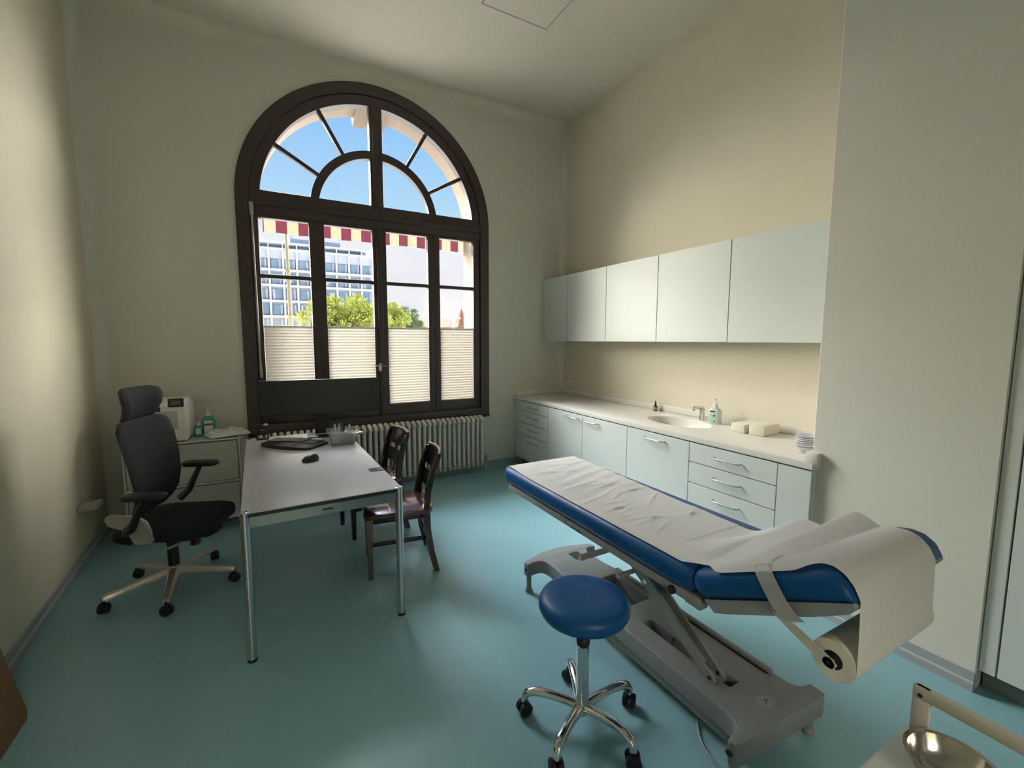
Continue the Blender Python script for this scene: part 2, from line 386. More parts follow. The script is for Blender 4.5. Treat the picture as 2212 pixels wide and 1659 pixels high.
# skirtings
mb = MB(); mb.prism([(WY, 0), (WY-.035, 0), (WY-.030, .012), (WY-.012, .03), (WY-.008, .075), (WY, .078)], lx+.05, 2.74, 'x'); struct('baseboard_far', mb, 'base2', smooth=40)
mb = MB(); mb.prism([(PX, 0), (PX-.018, 0), (PX-.018, .038), (PX-.014, .042), (PX-.008, .045), (PX-.008, .088), (PX, .090)], .615, PY, 'y'); struct('baseboard_right', mb, 'base', smooth=40)
mb = MB(); secs = []
for y in (NY, WY):
    X = LXat(y); secs.append([(X, y, 0), (X+.022, y, 0), (X+.022, y, .04), (X+.012, y, .05), (X+.012, y, .085), (X, y, .088)])
mb.loft(secs); struct('baseboard_left', mb, 'base', smooth=40)
# floor weld seam
mb = MB(); mb.box(.893, .896, -1.0, 3.5, 0, .0006); struct('trim_5', mb, M['base2'])
# ceiling panel
t = thing('ceiling_light', 'flat square white panel set in the ceiling near the window', 'light', (1.92, 3.17, CEIL), world=True)
mb = MB(); mb.strip([(1.620, 2.870), (2.220, 2.870), (2.220, 3.470), (1.620, 3.470)], [(1.610, 2.860), (2.230, 2.860), (2.230, 3.480), (1.610, 3.480)], CEIL-.012, CEIL, 'z', True); mb.build('frame', 'base', t)
MB().box(1.620, 2.220, 2.870, 3.470, CEIL-.010, CEIL-.001).build('panel', 'ceiling', t)

# ------------------------------------------------------------------ window
win = bpy.data.objects.new('window_1', None); COL.objects.link(win); win['kind'] = 'structure'; win.location = (CX0, WY, .65); win['_world'] = 1
mb = MB()
mb.ring(CX0, ZS, 1.165, RO, 0, 180, WY-.022, WY+.09, 64)
for (a, b_) in ((CX0-RO, CX0-1.165), (CX0+1.165, CX0+RO)): mb.box(a, b_, WY-.022, WY+.09, .647, ZS)
mb.box(CX0-1.165, CX0+1.165, WY-.022, WY+.09, .647, .755)
mb.box(CX0-RO-.0, CX0+RO+.0, WY-.045, WY-.02, .647, .672, .006)
mb.build('frame', 'frame', win, smooth=30)
mb = MB(); mb.ring(CX0-.002, 2.862, 1.073, 1.168, 5, 175, WY-.008, WY+.075, 64)
mb.box(CX0-1.165, CX0+1.165, WY-.012, WY+.08, 2.742, 2.962, .01)
mb.box(CX0-1.165, CX0+1.165, WY-.026, WY-.006, 2.82, 2.885, .008)
mb.build('transom', 'frame', win, smooth=30)
mb = MB(); mb.box(CX0-.069, CX0+.063, WY-.014, WY+.075, 2.95, 3.945, .012); mb.box(CX0-.04, CX0+.034, WY-.03, WY-.01, 2.95, 3.94, .01)
mb.build('mullion', 'frame', win, smooth=30)
mb = MB(); mb.ring(CX0-.002, 2.862, .567, .645, 7, 173, WY, WY+.06, 48); mb.build('arched_muntin', 'frame', win, smooth=30)
for a in (30, 60, 120, 150):
    q = math.radians(a); u = Vector((math.cos(q), 0, math.sin(q))); c0 = Vector((CX0-.002, WY+.03, 2.862))
    mb = MB(); mb.box(.63, 1.09, -.025, .025, -.018, .018, .006); mb.rotate(Euler((0, -q, 0))); mb.move(c0); mb.build('radial_muntin', 'frame', win, smooth=30)
mb = MB(); pts = [(CX0+1.09*math.cos(math.radians(3+174*k/40)), 2.862+1.09*math.sin(math.radians(3+174*k/40))) for k in range(41)]
mb.prism(pts, WY+.042, WY+.046, 'y'); mb.build('fanlight_pane', 'glass', win)
cas = [(CX0-1.165, CX0-.60, -.058, .373, 1), (CX0-.60, CX0, .511, .976, 0), (CX0, CX0+.60, 1.117, 1.572, 1), (CX0+.60, CX0+1.165, 1.709, 2.122, 0)]
for i, (a, b_, g0, g1, hz) in enumerate(cas):
    ya, yb = WY-.004, WY+.066
    mb = MB(); mb.box(a+.001, g0, ya, yb, .757, 2.745, .006); mb.box(g1, b_-.001, ya, yb, .757, 2.745, .006)
    mb.box(g0-.01, g1+.01, ya+.001, yb-.001, .757, .874, .006); mb.box(g0-.01, g1+.01, ya+.001, yb-.001, 2.712, 2.745, .006)
    s = mb.build('casement', 'frame', win, smooth=30)
    mb = MB(); mb.box(g0-.005, g1+.005, WY+.006, WY+.05, 2.158, 2.196, .005); mb.build('muntin', 'frame', s, smooth=30)
    mb = MB(); mb.box(g0-.008, g1+.008, WY+.040, WY+.044, .86, 2.72); mb.build('pane', 'glass', s)
mb = MB(); mb.box(CX0-.028, CX0+.028, WY-.028, WY-.003, .76, 2.74, .01); mb.build('astragal', 'frame', win, smooth=30)
mb = MB(); mb.cyl((1.012, WY-.028, 1.30), (1.012, WY-.075, 1.30), .011); mb.tube([(1.012, WY-.072, 1.30), (.99, WY-.076, 1.302), (.955, WY-.076, 1.302)], [.009, .010, .013]); mb.box(1.0, 1.03, WY-.034, WY-.026, 1.24, 1.33, .004)
mb.cyl((1.04, WY-.03, 1.298), (1.085, WY-.03, 1.298), .008)
mb.build('handle', 'steel', win, smooth=40)
# crank rod of the awning
t = thing('awning_crank', 'thin grey crank rod hanging down the left side of the window frame', 'crank', (-.11, WY-.05, 1.2), world=True)
MB().box(-.122, -.088, WY-.06, WY-.022, 2.72, 2.83, .006).build('gear_box', 'grey_plastic', t, smooth=30)
MB().tube([(-.105, WY-.05, 2.74), (-.104, WY-.055, 2.66), (-.098, WY-.06, 1.34)], .0085, 10).build('rod', 'grey_plastic', t, smooth=60)
MB().tube([(-.098, WY-.06, 1.35), (-.097, WY-.062, 1.30), (-.096, WY-.062, 1.215)], [.009, .014, .012], 10).build('handle', 'grey_plastic', t, smooth=60)
# pleated blinds
labs = ['cream pleated blind in the leftmost window column, nearest the crank rod', 'cream pleated blind in the second window column, left of the window handle',
        'cream pleated blind in the third window column, right of the window handle', 'cream pleated blind in the rightmost window column, beside the outer frame']
for i, (a, b_, g0, g1, hz) in enumerate(cas):
    zt, zb_, n = 1.703, .878, 28
    t = thing('pleated_blind', labs[i], 'blind', ((g0+g1)/2, WY+.02, zb_), group='pleated blinds in the window', world=True)
    def P(u, v, g0=g0, g1=g1): 
        k = u*2*n; tri = abs((k % 2)-1); return Vector((g0+.004+(g1-g0-.008)*v, WY+.010+.013*tri, zb_+(zt-zb_)*u))
    MB().grid(P, 2*n, 1).build('pleats', 'blind', t)
    MB().box(g0+.002, g1-.002, WY+.008, WY+.026, zt-.006, zt+.008, .002).build('top_rail', 'white_plastic', t)
    MB().box(g0+.002, g1-.002, WY+.008, WY+.026, zb_-.006, zb_+.006, .002).build('bottom_rail', 'white_plastic', t)
# exterior stone surround
mb = MB(); ye0, ye1 = WY+.091, WY+.34; RS = 1.098
A = [math.radians(180-180*k/48) for k in range(49)]
mb.strip([(CX0+RS*math.cos(q), 2.862+RS*math.sin(q)) for q in A], [(CX0+RS*math.cos(q), 5.2) for q in A], ye0, ye1)
mb.box(-3.0, CX0-RS, ye0, ye1, -4, 5.2); mb.box(CX0+RS, 5.0, ye0, ye1, -4, 5.2); mb.box(CX0-RS, CX0+RS, ye0, ye1, -4, .66)
mb.box(-3, 5, ye0, ye1, 5.2, 7.5)
so = struct('wall_outer', mb, 'stone')
mb = MB(); mb.loft([[Vector((.875, ye1+.03, 3.868)), Vector((1.205, ye1+.03, 3.868)), Vector((1.235, ye1+.03, 4.15)), Vector((.845, ye1+.03, 4.15))], [Vector((.875, ye0+.002, 3.945)), Vector((1.205, ye0+.002, 3.945)), Vector((1.235, ye0+.002, 4.15)), Vector((.845, ye0+.002, 4.15))]]); mb.build('keystone', 'stone', so)
mb = MB()
for a in (13, 26, 38, 50, 62, 75, 105, 118, 131, 145, 160):
    q = math.radians(a); tt = MB(); tt.box(RS-.0015, RS+.02, ye0-0, ye1, -.0022, .0022); tt.rotate(Euler((0, -q, 0))); tt.move((CX0, 0, 2.862))
    me = bpy.data.meshes.new('x'); tt.bm.to_mesh(me); tt.bm.free(); mb.bm.from_mesh(me)
for z in (.95, 1.5, 2.05, 2.6): mb.box(CX0+RS-.0015, CX0+RS+.02, ye0, ye1, z-.002, z+.002)
mb.build('stone_joints', 'joint', so)
# awning
t = thing('awning', 'retracted red and cream striped awning hanging outside behind the window transom', 'awning', (1.08, 5.27, 2.7), world=True)
def P(u, v): return Vector((-.022+2.226*u, 5.285+.006*math.sin(u*60)+.010*(1-v), 2.676+.18*v+.003*math.sin(u*31)))
MB().grid(P, 90, 6).build('valance', 'awning', t, smooth=60)
MB().cyl((-.03, 5.26, 2.90), (2.13, 5.26, 2.90), .035, 20).build('roller', 'awning', t, smooth=40)
MB().box(-.03, 2.13, 5.272, 5.30, 2.852, 2.868, .004).build('front_rail', 'white_plastic', t)

# ------------------------------------------------------------------ radiator
t = thing('radiator', 'long cream column radiator under the window', 'radiator', (1.03, WY-.09, .076), world=True)
mb = MB()
for dy in (-.075, -.025, .025): mb.tube([(0, WY-.085+dy, .09), (0, WY-.085+dy, .13), (0, WY-.085+dy, .60), (0, WY-.085+dy, .645)], [.014, .0185, .0185, .012], 10)
mb.tube([(0, WY-.185, .62), (0, WY-.172, .652), (0, WY-.11, .668), (0, WY-.05, .652), (0, WY-.038, .62)], [.014, .020, .022, .020, .014], 10)
mb.tube([(0, WY-.180, .125), (0, WY-.168, .095), (0, WY-.11, .082), (0, WY-.05, .095), (0, WY-.040, .125)], [.014, .020, .022, .020, .014], 10)
first = mb.build('section', 'radiator', t, smooth=50)
x = -.13; k = 0
while x < 2.165:
    if k == 0: first.location.x = x
    else:
        c = first.copy(); COL.objects.link(c); c.parent = t; c.location.x = x
    x += .0585; k += 1
# (section meshes were shifted to the root's frame; undo the root's X so that x is absolute)
for ch in t.children: ch.location.x += 0
mb = MB()
for z in (.62, .125): mb.tube([(-.15, WY-.11, z), (2.18, WY-.11, z)], .017, 10)
mb.build('header_pipe', 'radiator', t, smooth=50)
mb = MB(); mb.cyl((2.17, WY-.11, .125), (2.225, WY-.11, .125), .009); mb.cyl((2.225, WY-.11, .095), (2.225, WY-.11, .165), .014); mb.cyl((2.225, WY-.11, .165), (2.225, WY-.11, .185), .018)
mb.build('valve', 'steel', t, smooth=40)
MB().cyl((2.225, WY-.11, 0), (2.225, WY-.11, .1), .010).build('supply_pipe', 'radiator', t, smooth=40)
MB().tube([(0.1, WY-.11, .10), (0.1, WY-.11, 0)], .012).build('foot', 'radiator', t, smooth=40)

# ------------------------------------------------------------------ kitchen run along the right wall
FX = 2.70; CZ = .880; CTX = 2.68
t = thing('countertop', 'long cream worktop with rounded sink basin along the right wall', 'worktop', (3.05, 3.1, CZ-.04), world=True)
bx, by, ba, bb = 3.060, 2.605, .182, .305     # basin ellipse
outer = [(CTX, 1.33), (CTX+.025, 1.305), (PX, 1.305), (PX, PY+.001), (RX, PY+.001), (RX, WY-.001), (CTX, WY-.001)]
hole = [(bx+ba*math.cos(2*PI*k/40), by+bb*math.sin(2*PI*k/40)) for k in range(40)]
plate('slab', 'counter', outer, [hole[::-1]], CZ-.040, CZ, t, .003)
mb = MB(); mb.box(RX-.022, RX-.001, PY+.002, WY-.002, CZ, CZ+.062, .004); mb.box(CTX+.03, RX-.02, WY-.018, WY-.001, CZ, CZ+.062, .004)
mb.box(PX-.001, RX-.02, PY+.001, PY+.018, CZ, CZ+.062, .003); mb.build('upstand', 'counter', t, smooth=30)
MB().box(2.682, 2.745, 1.306, 1.372, CZ-.001, CZ+.062, .006).build('corner_upstand', 'counter', t, smooth=30)
mb = MB(); prof = [(1.0, 0), (.985, -.012), (.95, -.05), (.85, -.10), (.6, -.13), (.3, -.138), (.1, -.140)]
prof[0] = (1.002, 0)
mb.lathe([(r, z) for r, z in prof], (bx, by, CZ-.0008), 40, ba, bb, closed=True)
bo = mb.build('basin', 'basin', t, smooth=60)
MB().lathe([(0, 0), (.022, 0), (.022, .004), (0, .005)], (bx, by, CZ-.14)).build('drain', 'chrome', bo, smooth=30)

def handle(mb, y0, y1, z, L=None):
    x = FX-.019
    mb.tube([(FX+.0, y0, z), (x-.016, y0, z), (x-.028, y0+.012, z), (x-.030, y0+.03, z), (x-.030, y1-.03, z), (x-.028, y1-.012, z), (x-.016, y1, z), (FX+.0, y1, z)], .0055, 10)
def carcass(t, ya, yb):
    MB().box(FX+.004, RX-.01, ya+.001, yb-.001, .100, CZ-.056).build('carcass', 'cab_gap', t)
    MB().box(FX+.05, RX-.02, ya+.0005, yb-.0005, 0, .099).build('plinth', 'plinth', t)
ZT = CZ-.046
def front(t, name, ya, yb, za, zb, hy0, hy1, hz):
    f = MB().box(FX-.016, FX+.003, ya+.0026, yb-.0026, za+.003, zb-.003, .0015, 1).build(name, 'cab', t)
    if hy0 is not None:
        mb = MB(); handle(mb, hy0, hy1, hz); mb.build('handle', 'handle_metal', f, smooth=60)
    return f
Y = [WY-.002, 4.760, 4.079, 3.455, 2.826, 2.174, 1.525, 1.330]
t = thing('base_cabinet', 'narrow white base unit with four drawers by the window wall', 'cabinet', (3.0, 4.42, 0), group='white base cabinets', world=True)
carcass(t, Y[2], Y[1])
for za, zb in ((.715, ZT), (.565, .715), (.412, .565), (.105, .412)): front(t, 'drawer', Y[2], Y[1], za, zb, 4.293, 4.50, zb-.062)
mb = MB(); mb.box(FX-.005, FX+.01, Y[1], WY-.003, .1, ZT); mb.build('filler_strip', 'cab', t)
t = thing('base_cabinet', 'white base unit with left one of the paired doors, handle at its right', 'cabinet', (3.0, 3.77, 0), group='white base cabinets', world=True)
carcass(t, Y[3], Y[2]); front(t, 'door', Y[3], Y[2], .105, ZT, 3.508, 3.723, .790)
t = thing('base_cabinet', 'white base unit with right one of the paired doors, handle at its left', 'cabinet', (3.0, 3.14, 0), group='white base cabinets', world=True)
MB().box(FX+.004, RX-.01, Y[4]+.001, Y[3]-.001, .100, .70).build('carcass', 'cab_gap', t); MB().box(FX+.05, RX-.02, Y[4], Y[3], 0, .099).build('plinth', 'plinth', t); front(t, 'door', Y[4], Y[3], .105, ZT, 3.211, 3.422, .787)
t = thing('base_cabinet', 'white base unit with one door directly below the sink basin', 'cabinet', (3.0, 2.5, 0), group='white base cabinets', world=True)
MB().box(FX+.004, RX-.01, Y[5]+.001, Y[4]-.001, .100, .70).build('carcass', 'cab_gap', t); MB().box(FX+.05, RX-.02, Y[5], Y[4], 0, .099).build('plinth', 'plinth', t)
front(t, 'door', Y[5], Y[4], .105, ZT, 2.408, 2.613, .783)
t = thing('base_cabinet', 'wide white base unit with three deep drawers right of the sink', 'cabinet', (3.0, 1.85, 0), group='white base cabinets', world=True)
carcass(t, Y[6], Y[5])
for za, zb in ((.688, ZT), (.532, .688), (.105, .532)): front(t, 'drawer', Y[6], Y[5], za, zb, 1.757, 1.957, zb-.070 if zb > .7 else zb-.071)
t = thing('base_cabinet', 'narrow plain white end unit without handle at the right end of the worktop', 'cabinet', (3.0, 1.43, 0), group='white base cabinets', world=True)
front(t, 'front_panel', Y[7], Y[6], .03, ZT, None, None, 0)
MB().box(FX+.0, PX, Y[7]-.004, Y[7]+.016, .0, ZT, .001, 1).build('end_panel', 'cab', t)
MB().box(FX+.004, PX-.002, Y[7]+.02, Y[6], .0, ZT-.01).build('carcass', 'cab_gap', t)
# wall cabinets
UX, UZ0, UZ1 = 3.109, 1.565, 2.343
U = [WY-.003, 4.313, 3.626, 2.923, 2.204, PY+.002]
ul = ['white handleless wall cabinet in the corner by the window', 'white handleless wall cabinet, second from the window', 'white handleless wall cabinet in the middle of the row',
      'white handleless wall cabinet above the sink tap, second from the pier', 'white handleless wall cabinet next to the projecting wall pier']
for i in range(5):
    ya, yb = U[i+1], U[i]
    t = thing('wall_cabinet', ul[i], 'cabinet', (3.25, (ya+yb)/2, UZ0), group='white wall cabinets', world=True)
    MB().box(UX+.006, RX-.001, ya+.002, yb-.002, UZ0+.004, UZ1-.004).build('carcass', 'cab_gap', t)
    MB().box(UX-.014, UX+.005, ya+.0035, yb-.0035, UZ0, UZ1, .0012, 1).build('door', 'cab', t)
    MB().box(UX+.007, RX-.002, ya+.001, yb-.001, UZ0, UZ0+.004).build('bottom_panel', 'cab', t)
    MB().box(UX+.007, RX-.002, ya+.001, yb-.001, UZ1-.004, UZ1).build('top_panel', 'cab', t)

# things on the worktop
t = thing('faucet', 'chrome sensor tap standing behind the sink basin', 'tap', (3.312, 2.565, CZ), world=True)
mb = MB(); mb.cyl((3.312, 2.565, CZ), (3.312, 2.565, CZ+.008), .028); mb.tube([(3.312, 2.565, CZ), (3.312, 2.565, CZ+.10)], [.024, .022], 20); mb.build('body', 'chrome', t, smooth=40)
mb = MB(); mb.box(3.19, 3.332, 2.550, 2.580, CZ+.098, CZ+.122, .009, 3, Euler((0, .10, 0)), (3.312, 2.565, CZ+.11)); mb.build('spout', 'chrome', t, smooth=40)
MB().cyl((3.207, 2.565, CZ+.105), (3.205, 2.565, CZ+.088), .010).build('aerator', 'steel', t, smooth=40)
MB().tube([(3.312, 2.545, CZ+.03), (3.312, 2.522, CZ+.032), (3.300, 2.505, CZ+.032)], [.007, .006, .008], 10).build('lever', 'chrome', t, smooth=40)
MB().cyl((3.2905, 2.565, CZ+.03), (3.289, 2.565, CZ+.03), .008).build('sensor', 'black', t)
def pump_bottle(name, label, c, h, w, d, bodymat, pumpmat, labels, group=None, face=(-1, 0), phead=1.0):
    t = thing(name, label, 'bottle', c, math.atan2(face[1], face[0])+PI/2, group)
    mb = MB(); n = 24
    def sec(z, sx, sy, r):
        return [(p[0], p[1], z) for p in rrect(-sx/2, sx/2, -sy/2, sy/2, min(r, sx/2*.99, sy/2*.99), 5)]
    hb = h*.66
    mb.loft([sec(0, w*.94, d*.94, d*.3), sec(.004, w, d, d*.35), sec(hb*.78, w, d, d*.35), sec(hb*.88, w*.86, d*.92, d*.4), sec(hb*.96, w*.5, d*.62, d*.3), sec(hb, w*.36, d*.5, d*.25)])
    mb.build('body', bodymat, t, smooth=50)
    mb = MB(); mb.lathe([(w*.19, hb), (w*.22, hb+.004), (w*.20, hb+h*.08), (w*.10, hb+h*.12), (.0045, hb+h*.14), (.0045, h*.93), (w*.09, h*.93), (w*.09, h*.965), (0, h*.97)], seg=20)
    mb.box(-.005, .005, -.035*phead, 0, h*.935, h*.965, .002); mb.build('pump', pumpmat, t, smooth=50)
    for (x0, x1, z0, z1, lm, k) in labels:
        MB().box(x0*w, x1*w, -d/2-.0012-k*.0004, -d/2+.001, z0*hb, z1*hb).build('label', lm, t)
    return t
pump_bottle('soap_bottle', 'white pump bottle with mint label beside the tap', (3.262, 2.395, CZ), .215, .094, .064, 'bottle_w', 'white_plastic',
            [(-.42, .18, .12, .62, 'label_g', 0), (-.35, .10, .70, .78, 'black', 1), (-.05, .1, .44, .54, 'dkgreen', 1), (-.02, .10, .14, .19, 'black', 1)], face=(-1, -.25))
t = thing('dropper_bottle', 'small dark green dropper bottle with orange label left of the sink', 'bottle', (3.335, 3.125, CZ))
mb = MB(); mb.lathe([(.022, 0), (.024, .004), (.024, .042), (.014, .054), (.010, .058)], seg=24); mb.build('body', 'dkgreen', t, smooth=40)
mb = MB(); mb.lathe([(.012, .056), (.012, .072), (.007, .078), (.0055, .098), (0, .102)], seg=20); mb.build('cap', 'dkgreen', t, smooth=40)
mb = MB(); mb.lathe([(.0245, .008), (.0246, .038)], seg=24, closed=True); mb.build('label', 'label_o', t, smooth=60)
def pack(label, loc, rz, L, Wd, Hh, name='paper_towel_pack'):
    t = thing(name, label, 'packet', loc, rz, group='paper packs on the worktop')
    mb = MB(); mb.box(-L/2, L/2, -Wd/2, Wd/2, 0, Hh, .007, 3)
    for v in mb.bm.verts: v.co += Vector((0, random.uniform(-.002, .002), random.uniform(-.0015, .0015)))
    mb.build('wrapper', 'towel', t, smooth=50)
    mb = MB()
    def P(u, v): return Vector((L/2+.001+.035*u, -Wd/2+Wd*v+(.5-v)*.01*u, Hh*.10+.012*u*(0.5-abs(v-.5))*2+.002))
    mb.grid(P, 4, 8, .0015); mb.build('flap', 'towel', t, smooth=60)
    return t
pack('open cream paper packet lying nearer the sink, left one of two', (3.205, 2.075, CZ), -.08, .20, .120, .066)
pack('cream paper packet with upright folded end, right one of two', (3.225, 1.950, CZ), .10, .22, .115, .076)
# stack of kidney dishes
kd = thing('kidney_dish', 'lowest lilac grey cardboard dish in the stack at the worktop end', 'dish', (2.93, 1.492, CZ), 0, group='stacked disposable dishes')
mb = MB(); mb.lathe([(.034, 0), (.040, .001), (.054, .034), (.058, .036), (.057, .039), (.052, .037), (.037, .004), (0, .003)], seg=36, sx=1.35, sy=1.0, closed=True)
mb.build('dish', 'tray_pulp', kd, smooth=50)
for i in range(1, 7):
    c = copy_tree(kd); c.location = (2.93+.002*math.sin(i*2), 1.492+.003*math.cos(i), CZ+.0115*i+.002)
    c['label'] = ['', 'second lilac grey cardboard dish from the bottom of the worktop stack', 'third lilac grey cardboard dish from the bottom of the worktop stack', 'fourth lilac grey cardboard dish, middle of the worktop stack',
                  'third lilac grey cardboard dish from the top of the worktop stack', 'second lilac grey cardboard dish from the top of the worktop stack', 'topmost lilac grey cardboard dish of the stack on the worktop'][i]
# sockets on the backsplash
for (yy, lb) in ((4.70, 'white round wall socket left of the pair above the worktop corner'), (4.59, 'white round wall socket right of the pair above the worktop corner')):
    t = thing('wall_socket', lb, 'socket', (RX, yy, 1.085), group='sockets above the worktop', world=True)
    MB().box(RX-.010, RX-.001, yy-.04, yy+.04, 1.045, 1.125, .003).build('plate', 'white_plastic', t)
    MB().cyl((RX-.0105, yy, 1.085), (RX-.012, yy, 1.085), .02).build('recess', 'usm_panel', t)

# ------------------------------------------------------------------ wardrobe on the right
t = thing('wardrobe', 'tall white built-in wardrobe at the right edge beyond the wall pier', 'wardrobe', (2.8, -.4, 0), world=True)
MB().box(2.762, 3.38, NY+.01, .612, .10, 2.495).build('carcass', 'cab', t)
MB().box(2.79, 3.3, NY+.01, .606, 0, .099).build('plinth', 'plinth', t)
MB().box(2.738, 2.762, .560, .612, .10, 2.495, .002, 1).build('side_stile', 'cab', t)
MB().box(2.740, 2.761, -.55, .554, .10, 2.49, .002, 1).build('door', 'cab', t)
MB().box(2.740, 2.761, -1.68, -.556, .10, 2.49, .002, 1).build('door', 'cab', t)

# ------------------------------------------------------------------ desk
DZ = .755
desk = thing('desk', 'light grey office desk on chrome tube legs in front of the window', 'desk', (-.167, 2.372, 0), .030)
DW, DL = .775, 1.83
MB().prism(rrect(.002, DW-.002, .002, DL-.002, .012, 4), DZ-.004, DZ).build('tabletop', 'desk_top', desk)
MB().prism(rrect(0, DW, 0, DL, .014, 4), DZ-.022, DZ-.0042).build('edge_band', 'desk_edge', desk)
mb = MB(); mb.box(.03, DW-.03, .012, .030, .675, .732, .003); mb.box(.03, DW-.03, DL-.030, DL-.012, .675, .732, .003); mb.box(.012, .030, .03, DL-.03, .675, .732, .003); mb.box(DW-.030, DW-.012, .03, DL-.03, .675, .732, .003)
mb.build('frame', 'desk_frame', desk)
for (x, y) in ((.016, .016), (DW-.016, .016), (.016, DL-.016), (DW-.016, DL-.016)):
    l = MB().cyl((x, y, .012), (x, y, DZ-.001), .0205, 28).build('leg', 'satin', desk, smooth=40)
    MB().cyl((x, y, 0), (x, y, .014), .022, 24).build('foot', 'black', l, smooth=40)
    MB().lathe([(0, DZ+.004), (.016, DZ+.004), (.0215, DZ+.002), (.0215, DZ-.004), (0, DZ-.004)], (x, y, 0), 28).build('cap', 'chrome', l, smooth=40)
mb = MB(); mb.box(DW-.088, DW-.001, .380, .462, DZ, DZ+.003, .001, 1); co = mb.build('cable_outlet', 'outlet', desk)
MB().box(DW-.085, DW-.040, .405, .437, DZ+.003, DZ+.007, .002).build('slot', 'black', co)
MB().box(.36, .41, .0105, .0125, .700, .709).build('badge', 'black', desk)
# monitor
mon = thing('monitor', 'very wide black computer monitor on a stand at the back of the desk', 'monitor', (.352, 4.02, DZ), -.08)
MB().box(-.465, .465, -.004, .030, .197, .490, .006).build('housing', 'black', mon, smooth=30)
MB().box(-.459, .459, -.0055, -.003, .206, .484).build('screen', 'screen', mon)
mb = MB(); mb.box(-.06, .06, .03, .055, .02, .36, .006); mb.build('stand_column', 'black', mon, smooth=30)
mb = MB(); mb.box(-.12, .12, -.05, .13, 0, .012, .005); mb.build('stand_foot', 'black', mon, smooth=30)
# keyboard
kb = thing('keyboard', 'black curved ergonomic keyboard on the desk', 'keyboard', (.100, 3.795, DZ), -.72)
KS = 1.22
outl = [(a_*.93, b_*KS) for a_, b_ in [(-.245, .06), (-.24, .085), (-.12, .105), (.02, .115), (.15, .105), (.27, .085), (.275, .06), (.27, -.075), (.24, -.10), (.16, -.115), (.03, -.118), (-.1, -.105), (-.2, -.08), (-.24, -.05)]]
mb = MB(); mb.prism(outl, 0, .018, 'z', .004); 
for v in mb.bm.verts: v.co.z += max(0, .012*(1-abs(v.co.x)/.26)) if v.co.z > .009 else 0
mb.build('body', 'black', kb, smooth=40)
key = MB().box(-.0100, .0100, -.0100, .0100, -.002, .006, .0015, 1).build('key', 'keycap', kb)
for r in range(5):
    for c in range(18):
        if c == 13: continue
        x = -.208+c*.0242; y = .104-r*.025; zz = .018+max(0, .012*(1-abs(x)/.26))
        k_ = key if (r, c) == (0, 0) else key.copy()
        if k_ is not key: COL.objects.link(k_); k_.parent = kb
        k_.location = (x, y, zz)
ms = thing('computer_mouse', 'black computer mouse on the desk in front of the keyboard', 'mouse', (.198, 3.225, DZ), .3)
mb = MB(); mb.lathe([(.034, 0), (.037, .006), (.035, .018), (.026, .030), (.012, .036), (0, .037)], seg=28, sx=1.55, sy=1)
for v in mb.bm.verts: v.co.z *= 1.25*(1+.25*(v.co.x/.057)); v.co.y *= 1-.18*(v.co.x/.057)
mb.build('body', 'black', ms, smooth=60)
MB().box(-.055, -.025, -.004, .004, .014, .024, .003).build('wheel', 'keycap', ms)
# card reader
t = thing('card_reader', 'small upright black card terminal at the left back corner of the desk', 'terminal', (-.098, 4.13, DZ), -.05)
mb = MB(); mb.box(-.045, .045, -.012, .012, .035, .125, .006, 2, Euler((-.12, 0, 0)), (0, 0, 0)); mb.build('body', 'black', t, smooth=40)
mb = MB(); mb.box(-.045, .045, -.03, .03, 0, .008, .003); mb.box(-.045, -.035, -.006, .006, 0, .045, .002); mb.box(.035, .045, -.006, .006, 0, .045, .002); mb.build('base', 'black', t, smooth=40)
MB().box(-.015, .02, -.0275, -.0265, .078, .084).build('marking', 'usm_panel', t)
MB().lathe([(.018, .118), (.017, .126), (.008, .131), (0, .132)], (.026, -.012, 0), 20, 1, .8).build('cap', 'white_plastic', t, smooth=50)
# clear plastic box with pens
t = thing('pen_box', 'clear plastic box full of pens and small things on the desk', 'box', (.462, 3.67, DZ), -.04)
t.scale = (1.15, 1.2, 1.25)
mb = MB(); mb.loft([[(p[0], p[1], z) for p in rrect(-a, a, -b_, b_, .012, 3)] for a, b_, z in ((.075, .06, 0), (.082, .068, .03), (.088, .075, .085))], cap=False)
mb.box(-.075, .075, -.06, .06, 0, .002)
mb.build('tub', 'clear', t, smooth=40)
mb = MB(); o_ = rrect(-.099, .099, -.086, .086, .015, 4); i_ = rrect(-.087, .087, -.074, .074, .012, 4); mb.strip(i_, o_, .082, .090, 'z', True); mb.build('rim', 'clear', t, smooth=40)
MB().box(-.070, .070, -.055, .055, .003, .060, .006).build('contents', 'greyblue', t, smooth=30)
MB().box(-.066, -.02, -.061, -.056, .008, .055, .002).build('note_card', 'label_w', t)
for k, (x, y, dx, dy, h, mname, lb) in enumerate(((-.03, .01, -.012, .01, .135, 'label_w', 'white pen standing at the left in the clear desk box'), (-.015, -.02, .002, .02, .14, 'usm_panel', 'grey pen standing second from left in the clear desk box'),
                       (.0, .01, .012, .0, .145, 'greyblue', 'dark blue pen standing upright in the middle of the desk box'), (.012, -.01, .02, .01, .15, 'black', 'black pen, tallest in the clear desk box'), (.05, -.02, .012, -.01, .13, 'label_w', 'white marker standing at the right in the clear desk box'))):
    p = MB(); p.cyl((.455+x, 3.68+y, DZ+.062), (.455+x+dx, 3.68+y+dy, DZ+h+.02), .0070, 10)
    o = p.build('pen', mname, None, smooth=40); tag(o, lb, 'pen', 'pens in the desk box')
